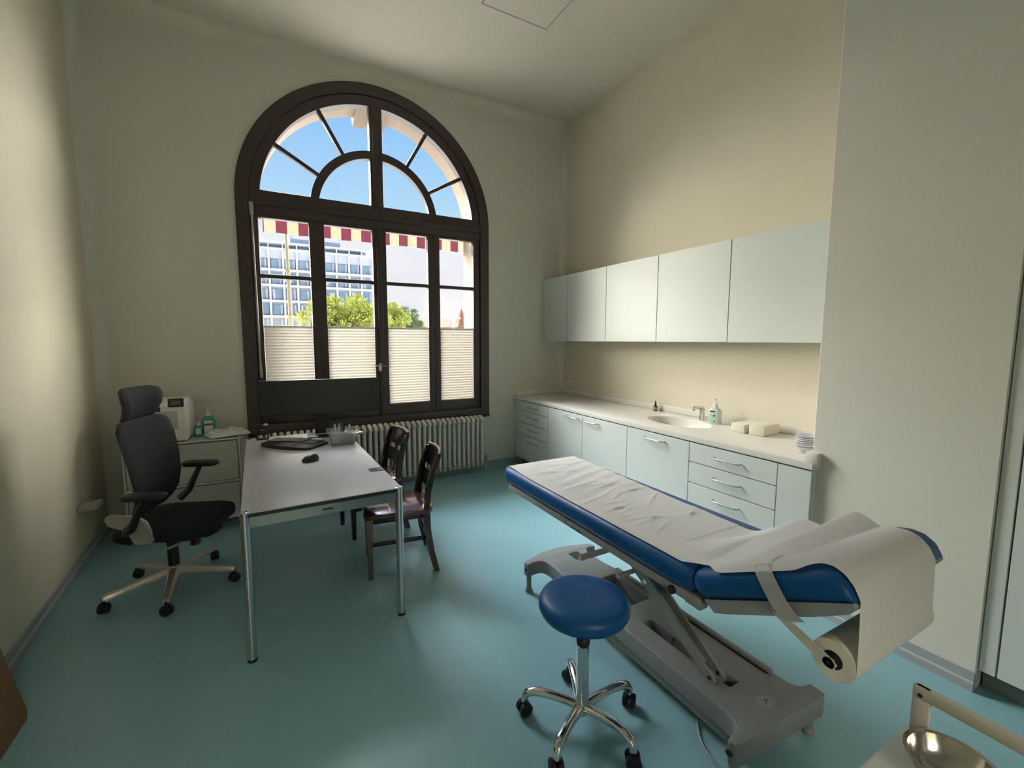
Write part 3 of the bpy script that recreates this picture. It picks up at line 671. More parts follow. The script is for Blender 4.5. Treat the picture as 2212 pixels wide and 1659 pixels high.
# papers behind the box
for k, (dx, dy, rz, lb) in enumerate(((0.03, .02, .3, 'lower sheaf of white paper behind the pen box'), (.05, .03, .6, 'upper skewed sheaf of white paper behind the pen box'))):
    t = thing('paper_sheaf', lb, 'paper', (.500+dx, 3.95+dy, DZ+.012*k), rz, 'papers behind the pen box')
    mb = MB()
    for q in range(5):
        mb.box(-.075, .075, -.10, .10, q*.0024, q*.0024+.0018, 0, 1, Euler((0, 0, q*.06-.1)), (0, 0, 0))
    mb.build('sheets', 'label_w', t)
t = thing('wire_stand', 'thin dark wire document stand behind the pen box', 'stand', (.52, 3.92, DZ), -.1)
MB().tube([(-.09, 0, 0), (-.09, .03, .125), (.10, .03, .125), (.11, 0, .115), (.11, 0, 0)], .0025, 8).build('wire', 'black', t, smooth=50)
MB().tube([(.0, .03, .125), (.03, .02, .05), (.035, .01, 0)], .0025, 8).build('brace', 'black', t, smooth=50)

# ------------------------------------------------------------------ wooden chairs (front faces -X)
def make_wood_chair():
    t = thing('wooden_chair', None, None)
    sh = .447
    # seat: rounded trapezoid, slightly dished
    out = arc(-.19, -.16, .05, 180, 270, 6)+arc(.15, -.165, .06, 270, 360, 6)+arc(.15, .165, .06, 0, 90, 6)+arc(-.19, .16, .05, 90, 180, 6)
    mb = MB(); mb.prism(out, sh-.034, sh, 'z', .008, 3); mb.build('seat', 'mahogany_seat', t, smooth=40)
    mb = MB(); mb.box(-.20, .19, -.175, .175, sh-.072, sh-.033, .004); mb.build('apron', 'mahogany', t, smooth=40)
    for s in (-1, 1):
        mb = MB(); secs = []
        for z, w in ((0, .0145), (.2, .018), (sh-.034, .023)):
            secs.append([(-.205+dx*w, s*.178+dy*w+s*(-.004), z) for dx, dy in ((-1, -1), (1, -1), (1, 1), (-1, 1))])
        mb.loft(secs); bmesh.ops.bevel(mb.bm, geom=[e for e in mb.bm.edges if abs((e.verts[0].co-e.verts[1].co).normalized().z) > .9], offset=.003, segments=2, affect='EDGES')
        mb.build('leg', 'mahogany', t, smooth=40)
    for s in (-1, 1):
        mb = MB(); secs = []
        for z, x, w, d, yy in ((0, .225, .015, .019, .208), (.15, .190, .016, .020, .202), (.30, .168, .017, .022, .196), (.44, .163, .018, .023, .190), (.56, .178, .017, .019, .186), (.68, .208, .016, .017, .186), (.790, .250, .013, .015, .188)):
            secs.append([(x+dx*d, s*yy+dy*w, z) for dx, dy in ((-1, -1), (1, -1), (1, 1), (-1, 1))])
        mb.loft(secs); mb.build('leg', 'mahogany', t, smooth=50)
    # back boards with openings; x follows the post curve
    def xat(z):
        P = ((.44, .163), (.56, .178), (.68, .208), (.81, .258))
        for (a, b_), (c, d) in zip(P, P[1:]):
            if z <= c: return b_+(d-b_)*(z-a)/(c-a)
        return P[-1][1]
    def board(mb, ya, yb, za, zb, th=.009, bow=.030):
        secs = []; n = 14
        def P(u, v):
            y = ya+(yb-ya)*u; z = za+(zb-za)*v; return Vector((xat(z)+bow*(1-(y/.19)**2)-.004, y, z))
        mb.grid(P, n, 5, .016)
    mb = MB(); board(mb, -.185, .185, .675, .800); board(mb, -.185, .185, .530, .640)
    board(mb, -.185, -.13, .637, .678); board(mb, .13, .185, .637, .678); board(mb, -.022, .022, .637, .678)
    board(mb, -.022, .022, .455, .535); board(mb, -.185, -.12, .45, .535); board(mb, .12, .185, .45, .535)
    mb.build('backrest', 'mahogany', t, smooth=50)
    mb = MB()
    mb.tube([(xat(.800)+.030*(1-(y/.19)**2)+.002, y, .800+.008*(1-(y/.19)**2)) for y in [-.19+.38*k/12 for k in range(13)]], .0135, 10)
    mb.build('top_rail', 'mahogany_seat', t, smooth=60)
    for s in (-1, 1):
        mb = MB(); mb.box(-.20, .178, s*.186-.007, s*.186+.007, .225, .253, .004); mb.build('stretcher', 'mahogany', t, smooth=40)
    mb = MB(); mb.box(.150, .166, -.185, .185, .26, .288, .004); mb.build('stretcher', 'mahogany', t, smooth=40)
    return t
wc = make_wood_chair(); wc.location = (.735, 3.015, 0); wc.rotation_euler.z = -.14
tag(wc, 'dark wooden chair at the desk side nearer the camera, beside the chrome desk leg', 'chair', 'wooden visitor chairs')
w2 = copy_tree(wc); w2.location = (.690, 3.735, 0); w2.rotation_euler.z = .12
w2['label'] = 'dark wooden chair behind the other one, nearer the radiator'

# ------------------------------------------------------------------ swivel bases
def castor(mb_wheel, mb_fork, x, y, r=.027, ang=0, wide=.003):
    d = Vector((math.cos(ang), math.sin(ang), 0)); n = Vector((-d.y, d.x, 0)); c = Vector((x, y, r))
    for s in (-1, 1):
        a = c+n*s*.004; b_ = c+n*s*(.020+wide)
        mb_wheel.tube([a, a+n*s*.003, b_-n*s*.003, b_], [r*.92, r, r, r*.85], 20)
    mb_fork.tube([c-n*.006+Vector((0, 0, 0)), c+n*.006], r*.8, 16)
# office chair
oc = thing('office_chair', 'black high-back swivel chair with headrest behind the desk', 'chair', (-.61, 3.385, 0), world=True)
hub = Vector((-.61, 3.385, 0))
for a in (206, 272, 342, 58, 133):
    q = math.radians(a); u = Vector((math.cos(q), math.sin(q), 0)); n = Vector((-u.y, u.x, 0))
    secs = []
    for dd, z, w, h in ((.02, .115, .030, .028), (.12, .110, .027, .022), (.25, .098, .023, .018), (.335, .090, .022, .016), (.352, .088, .016, .012)):
        p = hub+u*dd; secs.append([p+n*w*a_+Vector((0, 0, z+h*b_)) for a_, b_ in ((-1, -.8), (1, -.8), (1, .2), (.55, 1), (-.55, 1), (-1, .2))])
    leg = MB().loft(secs).build('leg', 'alu', oc, smooth=40)
    mw, mf = MB(), MB(); p = hub+u*.345; castor(mw, mf, p.x, p.y, .030, q+.9)
    mw.tube([(p.x, p.y, .05), (p.x, p.y, .085)], .009, 10); mf.bm.free(); mw.build('castor', 'rubber', leg, smooth=40)
MB().lathe([(.045, .085), (.050, .10), (.046, .135), (.034, .15), (0, .15)], hub, 28).build('hub', 'alu', oc, smooth=40)
MB().tube([hub+Vector((0, 0, .12)), hub+Vector((0, 0, .30)), hub+Vector((0, 0, .301)), hub+Vector((0, 0, .40))], [.030, .030, .018, .018], 20).build('gas_lift', 'black', oc, smooth=40)
FA = math.radians(-20); fd = Vector((math.cos(FA), math.sin(FA), 0)); sd_ = Vector((-fd.y, fd.x, 0)); UPV = Vector((0, 0, 1))
OCc = hub+Vector((.04, -.03, 0))
def L(a, b_, c): return OCc+fd*a+sd_*b_+UPV*c     # forward, left(far), up
mb = MB(); mb.loft([[L(x, y, z) for x, y in rrect(-.15, .14, -.07, .07, .03, 4)] for z in (.355, .395)]); mb.build('mechanism', 'black', oc, smooth=40)
mb = MB(); mb.loft([[L(x, y, z) for x, y in rrect(a_, b_, -.055, .055, .02, 4)] for a_, b_, z in ((.0, .20, .345), (-.02, .24, .365), (-.02, .24, .402))]); mb.loft([[L(x, y, z) for x, y in rrect(.17, .21, -.2, -.15, .01, 3)] for z in (.36, .402)]); mb.build('tilt_unit', 'black', oc, smooth=40)
mb = MB(); mb.loft([[L(x, y, z) for x, y in rrect(-.075, .13, -.078, .078, .03, 4)] for z in (.338, .352)]); mb.build('trim_plate', 'grey_plastic', oc, smooth=40)
mb = MB(); mb.tube([L(.05, -.02, .33), L(.08, -.10, .345), L(.05, -.2, .35)], .009, 10); mb.build('lever', 'grey_plastic', oc, smooth=40)
def padloft(sections, n=7, r=.05):
    return sections
# seat cushion
def seatsec(x0, x1, hw, z, r): return [L(p[0], p[1], z) for p in rrect(x0, x1, -hw, hw, r, 7)]
mb = MB(); mb.loft([seatsec(-.235, .235, .225, .400, .09), seatsec(-.25, .262, .243, .415, .10), seatsec(-.255, .268, .250, .445, .11), seatsec(-.25, .262, .244, .470, .11), seatsec(-.225, .232, .215, .484, .10), seatsec(-.15, .15, .14, .478, .08)])
mb.build('seat', 'seat_black', oc, smooth=60)
# backrest: tall curved shell with narrow neck and headrest
def backshape(levels, th, nm, mt):
    mb = MB(); secs = []
    for (z, x, hw, crv, tk) in levels:
        front = []; back = []; n = 12
        for k in range(n+1):
            s = -1+2*k/n; xx = x+crv*abs(s)**2.2; e = math.sqrt(max(0, 1-abs(s)**6))
            front.append(L(xx+tk*.5*e, s*hw, z)); back.append(L(xx-tk*.5*e-.001, s*hw, z))
        secs.append(front+back[::-1])
    mb.loft(secs); return mb.build(nm, mt, oc, smooth=70)
lv = [(.53, -.150, .13, .01, .03), (.56, -.150, .185, .03, .045), (.62, -.135, .205, .045, .05), (.72, -.130, .222, .05, .05), (.85, -.140, .240, .045, .045), (.97, -.160, .250, .04, .042), (1.05, -.175, .245, .035, .04), (1.085, -.182, .215, .03, .036), (1.10, -.185, .165, .02, .03)]
backshape(lv, .05, 'backrest', 'mesh_back')
hl = [(1.095, -.190, .150, .01, .03), (1.12, -.188, .150, .03, .045), (1.18, -.180, .165, .05, .055), (1.24, -.182, .180, .05, .055), (1.275, -.188, .172, .04, .045), (1.290, -.193, .13, .02, .02)]
backshape(hl, .05, 'headrest', 'mesh_back')
mb = MB(); mb.tube([L(-.10, 0, .38), L(-.22, 0, .40), L(-.23, 0, .50), L(-.19, 0, .62)], [.03, .035, .035, .03], 12, squash=.5); mb.build('back_bracket', 'black', oc, smooth=50)
for s in (-1, 1):
    mb = MB(); mb.loft([[L(p[0], s*.29+p[1], z) for p in rrect(-.115*k, .115*k, -.042*k, .042*k, .038*k, 6)] for z, k in ((.715, .9), (.722, 1), (.738, 1), (.745, .92))])
    if s < 0: mb.move((0, 0, -.03))
    mb.move(fd*.005)
    mb.build('armrest', 'black', oc, smooth=50)
    mb = MB(); dz = -.03 if s < 0 else 0
    mb.tube([L(0, s*.29, .715+dz), L(-.035, s*.285, .64+dz), L(-.075, s*.28, .55+dz), L(-.12, s*.25, .50)], [.030, .036, .044, .046], 12, squash=.5); mb.build('arm_support', 'black', oc, smooth=50)
mb = MB(); pr = [(-.13, .39), (-.125, .345), (-.11, .335), (-.035, .335), (-.02, .35), (-.05, .46), (-.10, .50), (-.24, .515), (-.262, .495), (-.245, .45), (-.16, .43)]
tt = bmesh.new()
for s, w0, w1 in ((-1, .235, .268),):
    A_ = [tt.verts.new(L(u+.035, s*w0, v+.075)) for u, v in pr]; B_ = [tt.verts.new(L(u+.035, s*w1, v+.075)) for u, v in pr]
    tt.faces.new(A_); tt.faces.new(B_[::-1])
    for k in range(len(pr)): tt.faces.new((A_[k], A_[(k+1) % len(pr)], B_[(k+1) % len(pr)], B_[k]))
bmesh.ops.bevel(tt, geom=list(tt.edges), offset=.006, segments=2, affect='EDGES'); bmesh.ops.triangulate(tt, faces=[f for f in tt.faces if len(f.verts) > 4])
mb.merge(tt); mb.build('side_cover', 'grey_plastic', oc, smooth=40)

# ------------------------------------------------------------------ printer cabinet
pc = thing('storage_cabinet', 'light grey metal cabinet on chrome tube frame in the far left corner', 'cabinet', (-1.03, 4.27, 0), -.02)
CWd, CDp, z0, z1 = .755, .48, .095, .757
for (x, y) in ((0, 0), (CWd, 0), (0, CDp), (CWd, CDp)): MB().cyl((x, y, .06), (x, y, z1), .0115, 16).build('upright', 'satin', pc, smooth=50)
for z in (z0, .405, z1):
    mb = MB(); mb.cyl((0, 0, z), (CWd, 0, z), .0105, 14); mb.cyl((0, CDp, z), (CWd, CDp, z), .0105, 14); mb.cyl((0, 0, z), (0, CDp, z), .0105, 14); mb.cyl((CWd, 0, z), (CWd, CDp, z), .0105, 14)
    mb.build('rail', 'satin', pc, smooth=50)
MB().box(.01, CWd-.01, .01, CDp-.01, z1-.006, z1+.004).build('top_panel', 'usm_panel', pc)
d = MB().box(.013, CWd-.013, -.004, .006, .418, z1-.013, .002, 1).build('flap_door', 'usm_panel', pc)
MB().cyl((.36, -.004, .70), (.36, -.012, .70), .016).build('lock', 'satin', d, smooth=40)
MB().box(.013, CWd-.013, -.004, .006, z0+.013, .392, .002, 1).build('flap_door', 'usm_panel', pc)
mb = MB(); mb.box(CWd-.005, CWd+.004, .013, CDp-.013, z0, z1-.01); mb.box(-.004, .005, .013, CDp-.013, z0, z1-.01); mb.box(.01, CWd-.01, CDp-.004, CDp+.004, z0, z1-.01); mb.box(.01, CWd-.01, .01, CDp-.01, z0, z0+.008)
mb.build('side_panel', 'usm_panel', pc)
for (x, y) in ((.0, .0), (CWd, 0), (0, CDp), (CWd, CDp)):
    mw, mf = MB(), MB(); castor(mw, mf, x, y, .030, .6); mf.bm.free(); mw.tube([(x, y, .05), (x, y, .075)], .01, 10); mw.build('castor', 'rubber', pc, smooth=40)
# printer
pr = thing('printer', 'white laser printer with tilted black display on the grey cabinet', 'printer', (-1.00, 4.30, z1+.012), -.02)
PW, PD, PH = .375, .38, .322
mb = MB(); mb.box(0, PW, 0, PD, 0, PH-.03, .012, 3); mb.box(.012, PW-.012, .07, PD-.01, PH-.045, PH, .02, 3); mb.build('body', 'white_plastic', pr, smooth=40)
MB().box(.02, PW-.055, -.004, .01, .095, .245, .004).build('front_panel', 'usm_panel', pr)
MB().box(.02, PW-.055, -.004, .01, .012, .088, .004).build('paper_tray', 'white_plastic', pr)
MB().box(.02, PW-.16, -.002, .06, PH-.085, PH-.04, .004).build('output_slot', 'black', pr)
sc = MB().box(PW-.110, PW-.008, -.02, -.004, PH-.045, PH+.022, .005, 2, Euler((-.25, 0, 0)), (PW-.1, -.01, PH-.04)).build('display', 'black', pr, smooth=40)
MB().box(PW-.090, PW-.028, -.022, -.0195, PH-.030, PH+.006, 0, 1, Euler((-.25, 0, 0)), (PW-.1, -.01, PH-.04)).build('display_glass', 'keycap', sc)
pump_bottle('sanitizer_bottle', 'large green gel pump bottle on the grey cabinet beside the printer', (-.506, 4.53, z1+.012), .235, .095, .062, 'green_liquid', 'white_plastic',
            [(-.36, .30, .10, .48, 'label_w', 0), (-.36, .30, .50, .58, 'label_r', 0), (-.36, .30, .60, .74, 'label_w', 0)], face=(.12, -1), phead=1.1)
t = thing('gel_bottle', 'small green bottle with white cap between printer and pump bottle', 'bottle', (-.574, 4.47, z1+.012), .1)
mb = MB(); mb.loft([[(p[0], p[1], z) for p in rrect(-a, a, -b_, b_, b_*.7, 4)] for a, b_, z in ((.026, .017, 0), (.029, .019, .004), (.029, .019, .07), (.020, .014, .084), (.013, .012, .088))]); mb.build('body', 'green_liquid', t, smooth=50)
MB().lathe([(.014, .086), (.015, .089), (.014, .118), (0, .119)], seg=20).build('cap', 'white_plastic', t, smooth=40)
MB().box(-.018, .018, -.0205, -.0185, .014, .066).build('label', 'label_w', t)
t = thing('plastic_bag', 'crumpled clear plastic bag of papers on the right end of the grey cabinet', 'bag', (-.37, 4.42, z1+.012), .35)
def P(u, v):
    x = -.15+.30*u; y = -.12+.24*v; e = min(u, 1-u, v, 1-v)*4; e = min(1, e)
    return Vector((x, y, .004+e**.5*(.028+.022*u)+.012*e*math.sin(x*55+y*30)*math.cos(y*47)+.006*math.sin(x*140)*e))
mb = MB(); mb.grid(P, 30, 24); mb.box(-.14, .14, -.11, .11, 0, .012, .003); mb.build('bag', 'bag', t, smooth=35)
MB().box(-.115, .10, -.08, .075, .012, .03, .002).build('papers', 'towel', t)
t = thing('wall_trunking', 'small grey cable trunking box on the left wall behind the office chair', 'cable box', (LXat(4.1)+.04, 4.1, .42), world=True)
X_ = LXat(4.1)
mb = MB(); mb.box(X_+.004, X_+.11, 4.02, 4.16, .38, .42, .006); mb.box(X_+.02, X_+.10, 4.03, 4.10, .419, .427, .003); mb.build('housing', 'grey_plastic', t, smooth=40)

# ------------------------------------------------------------------ examination couch
cc = thing('examination_couch', 'blue padded examination couch on a grey scissor base', 'couch', (1.62, 1.5, 0), world=True)
CXm, CW2 = 1.637, .302
def pad_section(path_pts, th_up, hw, r, nm='x'):
    pass
def rsec(center, u, n, hw, h, r, k=5):
    """rounded rectangle section: half width hw along X (u), height h along n, centred"""
    out = []
    for (a, b_) in rrect(-hw, hw, -h/2, h/2, r, k): out.append(center+u*a+n*b_)
    return out
UXv = Vector((1, 0, 0))
# long lying section
mb = MB(); secs = []
H_ = .112
for y, hwf, hf in ((2.585, .80, .35), (2.580, .90, .62), (2.562, .97, .85), (2.53, 1, 1), (1.5, 1, 1), (1.11, 1, 1), (1.075, .985, .93), (1.055, .96, .80), (1.045, .90, .5)):
    secs.append(rsec(Vector((CXm, y, .675+.004*(1 if y > 2 else 0))), UXv, UPV, CW2*hwf, H_*hf, min(.045, H_*hf*.42), 7))
mb.loft(secs); mb.build('lying_pad', 'vinyl_blue', cc, smooth=60)
# raised head section
th = math.radians(27.5); dv = Vector((0, -math.cos(th), math.sin(th))); nv = Vector((0, math.sin(th), math.cos(th)))
P0 = Vector((CXm, 1.012, .622))
mb = MB(); secs = []
for s, hwf, hf in ((-.003, .93, .35), (.0, .96, .62), (.012, .985, .86), (.035, 1, 1), (.25, 1, 1.0), (.42, 1, 1), (.465, 1, .97), (.495, .995, .88), (.518, .985, .72), (.531, .97, .48), (.535, .94, .30)):
    hh = .112*hf; secs.append(rsec(P0+dv*s+nv*(.056 if s < .1 else hh/2), UXv, nv, CW2*hwf, hh, min(.05, hh*.44), 7))
mb.loft(secs); mb.build('head_pad', 'vinyl_blue', cc, smooth=60)
# frames
mb = MB(); mb.box(CXm-.275, CXm+.275, 1.03, 2.52, .583, .622, .006); mb.box(CXm-.285, CXm-.262, 1.02, 2.525, .585, .62, .003); mb.build('lying_frame', 'couch_grey', cc, smooth=40)
mb = MB(); prf = [(.02, .006), (.045, -.038), (.10, -.040), (.40, -.034), (.51, -.022), (.53, -.01), (.533, .006)]
tt = bmesh.new(); A_ = [tt.verts.new(P0+dv*s+nv*q-UXv*.290) for s, q in prf]; B_ = [tt.verts.new(P0+dv*s+nv*q+UXv*.290) for s, q in prf]
tt.faces.new(A_); tt.faces.new(B_[::-1])
for k in range(len(prf)): tt.faces.new((A_[k], A_[(k+1) % len(prf)], B_[(k+1) % len(prf)], B_[k]))
mb.merge(tt); mb.build('head_frame', 'couch_grey', cc, smooth=30)
mb = MB()
for x in (CXm-.268, CXm+.268):
    mb.cyl((x-.014, 1.03, .60), (x+.014, 1.03, .60), .024, 20); mb.box(x-.012, x+.012, 1.02, 1.09, .575, .612, .004)
mb.build('hinge', 'couch_grey', cc, smooth=40)
MB().cyl((CXm-.283, 1.145, .598), (CXm-.296, 1.145, .598), .017, 20).build('knob', 'black', cc, smooth=40)
mb = MB()
for y, w in ((1.865, .004), (1.80, .018), (1.77, .006), (1.748, .020)): mb.box(CXm-.2862, CXm-.2855, y-w, y+w, .592, .597)
mb.box(CXm-.2862, CXm-.2855, 1.755, 1.76, .592, .606); mb.box(CXm-.2862, CXm-.2855, 1.868, 1.872, .59, .612)
mb.build('frame_marking', 'dark_hole', cc)
# base plate with real openings
BZ0, BZ1 = .105, .190
x0, x1 = 1.335, 1.865; sx0, sx1 = 1.438, 1.792
outer = [(x0, .865), (x0+.005, .845), (x0+.02, .835), (1.60, .822), (x1-.03, .810), (x1-.005, .818), (x1, .84), (x1, .870), (x1-.008, .878)]
outer += [(1.835, .880), (1.815, .888), (1.800, .905), (1.794, .93), (sx1, .97)]
outer += [(sx1, 1.93), (1.772, 2.05), (1.770, 2.18), (1.777, 2.215), (1.79, 2.236), (1.815, 2.244), (x1-.01, 2.237), (x1, 2.24), (x1, 2.278), (x1-.02, 2.292), (1.70, 2.335), (1.60, 2.345), (1.50, 2.335), (x0+.02, 2.292), (x0, 2.278), (x0, 2.240), (x0+.008, 2.235)]
outer += [(1.365, 2.243), (1.39, 2.247), (1.42, 2.246), (1.44, 2.238), (1.453, 2.215), (1.460, 2.18), (1.458, 2.05), (sx0, 1.93)]
outer += [(sx0, .97), (1.436, .935), (1.428, .908), (1.412, .890), (1.385, .880), (x0+.01, .874)]
slot1 = rrect(1.552, 1.606, 1.12, 1.485, .012, 3); slot2 = rrect(1.560, 1.615, 1.02, 1.075, .006, 3); slot3 = rrect(1.49, 1.74, 1.62, 1.90, .02, 3); slot4 = rrect(1.640, 1.71, 2.145, 2.235, .010, 3)
base = plate('base_plate', 'couch_base', outer, [slot1[::-1], slot3[::-1], slot2[::-1]], BZ0, BZ1, cc, .006)
MB().prism(slot4, BZ1-.001, BZ1+.0015).build('wheel_recess', 'dark_hole', base)
mb = MB(); mb.box(1.768, 1.790, .98, 1.93, BZ1-.002, BZ1+.016, .004); mb.build('raised_rail', 'couch_base', base, smooth=40)
MB().box(1.755, 1.768, .99, 1.60, BZ1-.001, BZ1+.002).build('rail_groove', 'dark_hole', base)
mb = MB(); mb.box(sx0+.02, sx0+.045, .95, 1.98, .05, BZ0+.004, .004); mb.box(sx1-.045, sx1-.02, .95, 1.98, .05, BZ0+.004, .004); mb.build('skirt', 'couch_base', base)
for (x, y) in ((1.358, 2.260), (1.842, 2.260), (1.362, .862), (1.838, .858)):
    l = MB().tube([(x, y, .02), (x, y, BZ0+.01)], [.0155, .0155], 16).build('leg', 'couch_base', cc, smooth=50)
    MB().lathe([(.023, 0), (.023, .012), (.017, .024), (0, .024)], (x, y, 0), 20).build('foot', 'couch_base', l, smooth=40)
for (x, y) in ((1.3345, 2.259), (1.3345, .862), (1.8655, 2.259)): MB().cyl((x-.002, y, .148), (x+.002, y, .148), .013, 6).build('screw_hole', 'dark_hole', base)
# emblem disc with a small mark
mb = MB(); mb.lathe([(0, .0012), (.034, .0012), (.034, 0), (0, 0)], (1.612, .905, BZ1), 28, 1, .85); e = mb.build('emblem', 'couch_grey', base, smooth=20)
mb = MB(); mb.tube([(1.604, .897, BZ1+.0014), (1.618, .905, BZ1+.0014), (1.628, .918, BZ1+.0014)], .0012, 6); mb.tube([(1.614, .914, BZ1+.0014), (1.621, .908, BZ1+.0014), (1.630, .903, BZ1+.0014)], .0010, 6); mb.build('mark', 'dark_hole', e)
# brand lettering strokes on the side of the base (partly hidden by the stool, unreadable)
mb = MB(); yy = 1.70
for k in range(7):
    h = .030 if k in (1, 4) else .020
    mb.box(sx0-.0012, sx0+.0008, yy-.003, yy, .125, .125+h)
    if k % 2 == 0: mb.box(sx0-.0012, sx0+.0008, yy-.015, yy, .143, .147); mb.box(sx0-.0012, sx0+.0008, yy-.015, yy-.012, .125, .145)
    else: mb.box(sx0-.0012, sx0+.0008, yy-.012, yy, .125, .129)
    yy -= .024
mb.build('side_lettering', 'label_w', base)
# scissor arms: lower pivot on the base, upper pivot under the frame
def armbar(mb, x, w, a, b_, ha, hb):
    a, b_ = Vector(a), Vector(b_); d = (b_-a).normalized(); n = Vector((0, -d.z, d.y))
    if n.z < 0: n = -n
    secs = []
    for p, h in ((a-d*.02, ha*.75), (a, ha), (a.lerp(b_, .5), (ha+hb)/2*1.15), (b_, hb), (b_+d*.02, hb*.7)):
        secs.append([Vector((x-w/2, p.y, p.z))-n*h/2, Vector((x+w/2, p.y, p.z))-n*h/2, Vector((x+w/2, p.y, p.z))+n*h/2, Vector((x-w/2, p.y, p.z))+n*h/2])
    mb.loft(secs)
for x in (1.515, 1.568):
    mb = MB(); armbar(mb, x, .010, (0, 1.075, .205), (0, 1.64, .570), .036, .062)
    ar = mb.build('lift_arm', 'couch_grey', cc, smooth=30)
    MB().cyl((x-.008, 1.077, .207), (x+.008, 1.077, .207), .0085, 14).build('pivot_bolt', 'dark_hole', ar, smooth=40)
    MB().cyl((x-.009, 1.44, .437), (x+.009, 1.44, .437), .012, 16).build('pivot_bolt', 'chrome', ar, smooth=40)
mb = MB(); mb.loft([[Vector(q) for q in ((1.519, yy, zz), (1.564, yy, zz), (1.564, yy+.006, zz+.006), (1.519, yy+.006, zz+.006))] for yy, zz in ((1.13, .222), (1.40, .392), (1.64, .545))]); mb.build('arm_web', 'couch_grey', cc)
mb = MB(); mb.box(1.50, 1.72, 1.42, 1.70, .545, .59, .006); mb.box(1.505, 1.53, 1.36, 1.60, .50, .585, .008); mb.build('arm_mount', 'couch_grey', cc, smooth=40)
mb = MB(); mb.cyl((1.500, 1.93, .335), (1.73, 1.93, .335), .0175, 20); mb.build('foot_bar', 'grey_plastic', cc, smooth=50)
MB().cyl((1.44, 1.555, .425), (1.70, 1.555, .425), .012, 16).build('cross_rod', 'grey_plastic', cc, smooth=50)
# paper roll holder arms
for x in (CXm-.292, CXm+.292):
    mb = MB(); a_ = Vector((x, .735, .735)); b_ = Vector((x, .590, .674)); armbar(mb, x, .005, a_, b_, .022, .030)
    mb.cyl((x-.0025, .588, .673), (x+.0025, .588, .673), .0155, 20); hr = mb.build('roll_bracket', 'trolley', cc, smooth=30)
    MB().cyl((x-.004, .588, .673), (x+.004, .588, .673), .006, 14).build('bracket_screw', 'black', hr)
mb = MB(); mb.box(CXm-.296, CXm-.283, .70, .76, .735, .775, .003); mb.build('bracket_mount', 'couch_grey', cc)
# mains cord under the couch
mb = MB(); mb.tube([(1.54, 1.16, .10), (1.524, 1.131, .03), (1.47, 1.09, .006), (1.43, 1.05, .005), (1.405, 1.01, .005), (1.391, .97, .005), (1.387, .93, .005), (1.392, .88, .005), (1.42, .80, .005), (1.5, .6, .005)], .0045, 8)
mb.build('power_cord', 'couch_grey', cc, smooth=60)
mb = MB(); mb.tube([(1.56, 1.30, .12), (1.575, 1.325, .175), (1.60, 1.34, .185), (1.62, 1.33, .15)], .004, 8); mb.build('cable', 'black', cc, smooth=60)

# paper roll
RC = Vector((0, .588, .673)); RR = .058; PXL, PXR = CXm-.272, CXm+.240
t = thing('paper_roll', 'roll of couch paper hanging under the raised end of the couch', 'roll', (CXm-.016, .588, .673), world=True)
def ringx(r): return [(math.cos(2*PI*k/40)*r, math.sin(2*PI*k/40)*r) for k in range(40)]
mb = MB(); mb.strip([(RC.y+a, RC.z+b_) for a, b_ in ringx(.026)], [(RC.y+a, RC.z+b_) for a, b_ in ringx(RR)], PXL, PXR, 'x', True); mb.build('paper', 'roll', t, smooth=40)
mb = MB(); mb.strip([(RC.y+a, RC.z+b_) for a, b_ in ringx(.010)], [(RC.y+a, RC.z+b_) for a, b_ in ringx(.0255)], PXL-.001, PXR+.001, 'x', True); mb.build('core', 'black', t, smooth=40)
MB().cyl((CXm-.289, RC.y, RC.z), (CXm+.289, RC.y, RC.z), .0095, 14).build('axle', 'satin', t, smooth=40)

# couch paper: from the roll up round the end, over the pads, to the far end
zt = .675+.056+.0085
prof = []
for a in (200, 235, 265, 290, 320, 350, 375): prof.append((RC.y-(RR+.0015)*math.cos(math.radians(a-180))*1.0, RC.z+(RR+.0015)*math.sin(math.radians(a-180))) if 0 else None)
prof = []
# under and outer side of the roll, going up
for a in (-150, -120, -95, -70, -45, -20): pass
for a in range(-60, -181, -20): prof.append((RC.y+(RR+.0015)*math.cos(math.radians(a)), RC.z+(RR+.0015)*math.sin(math.radians(a))))
# straight up to the end of the head pad
E1 = P0+dv*.556+nv*.060
prof += [(.529, .72), (.531, .80), (.533, .86)]
for s, q in ((.543, .006), (.543, .045), (.534, .075), (.516, .097), (.488, .112), (.455, .120), (.42, .121), (.38, .121), (.30, .121), (.22, .121), (.15, .121), (.09, .121), (.05, .120)):
    p = P0+dv*s+nv*q; prof.append((p.y, p.z))
prof += [(1.075, zt+.006), (1.11, zt)]
for k in range(1, 15): prof.append((1.11+(2.50-1.11)*k/14, zt+.0005))
prof += [(2.53, zt-.001), (2.56, zt-.010), (2.582, zt-.03), (2.589, zt-.055)]
def smooth_poly(P, n):
    # arc-length resample
    D = [0]
    for a, b_ in zip(P, P[1:]): D.append(D[-1]+math.hypot(b_[0]-a[0], b_[1]-a[1]))
    out = []
    j = 0
    for k in range(n+1):
        s = D[-1]*k/n
        while j < len(D)-2 and D[j+1] < s: j += 1
        f = (s-D[j])/(D[j+1]-D[j]) if D[j+1] > D[j] else 0
        out.append((P[j][0]+(P[j+1][0]-P[j][0])*f, P[j][1]+(P[j+1][1]-P[j][1])*f))
    return out
SP = smooth_poly(prof, 190)
def gauss(v, c, w): return math.exp(-((v-c)/w)**2)
_rw = random.Random(11)
CREASE = [(_rw.uniform(1.35, 2.42), _rw.uniform(.2, .85), _rw.uniform(-.35, .55), _rw.uniform(.03, .11), _rw.uniform(.003, .0065)) for _ in range(26)]
def sst(x, a, b):
    t = max(0, min(1, (x-a)/(b-a))); return t*t*(3-2*t)
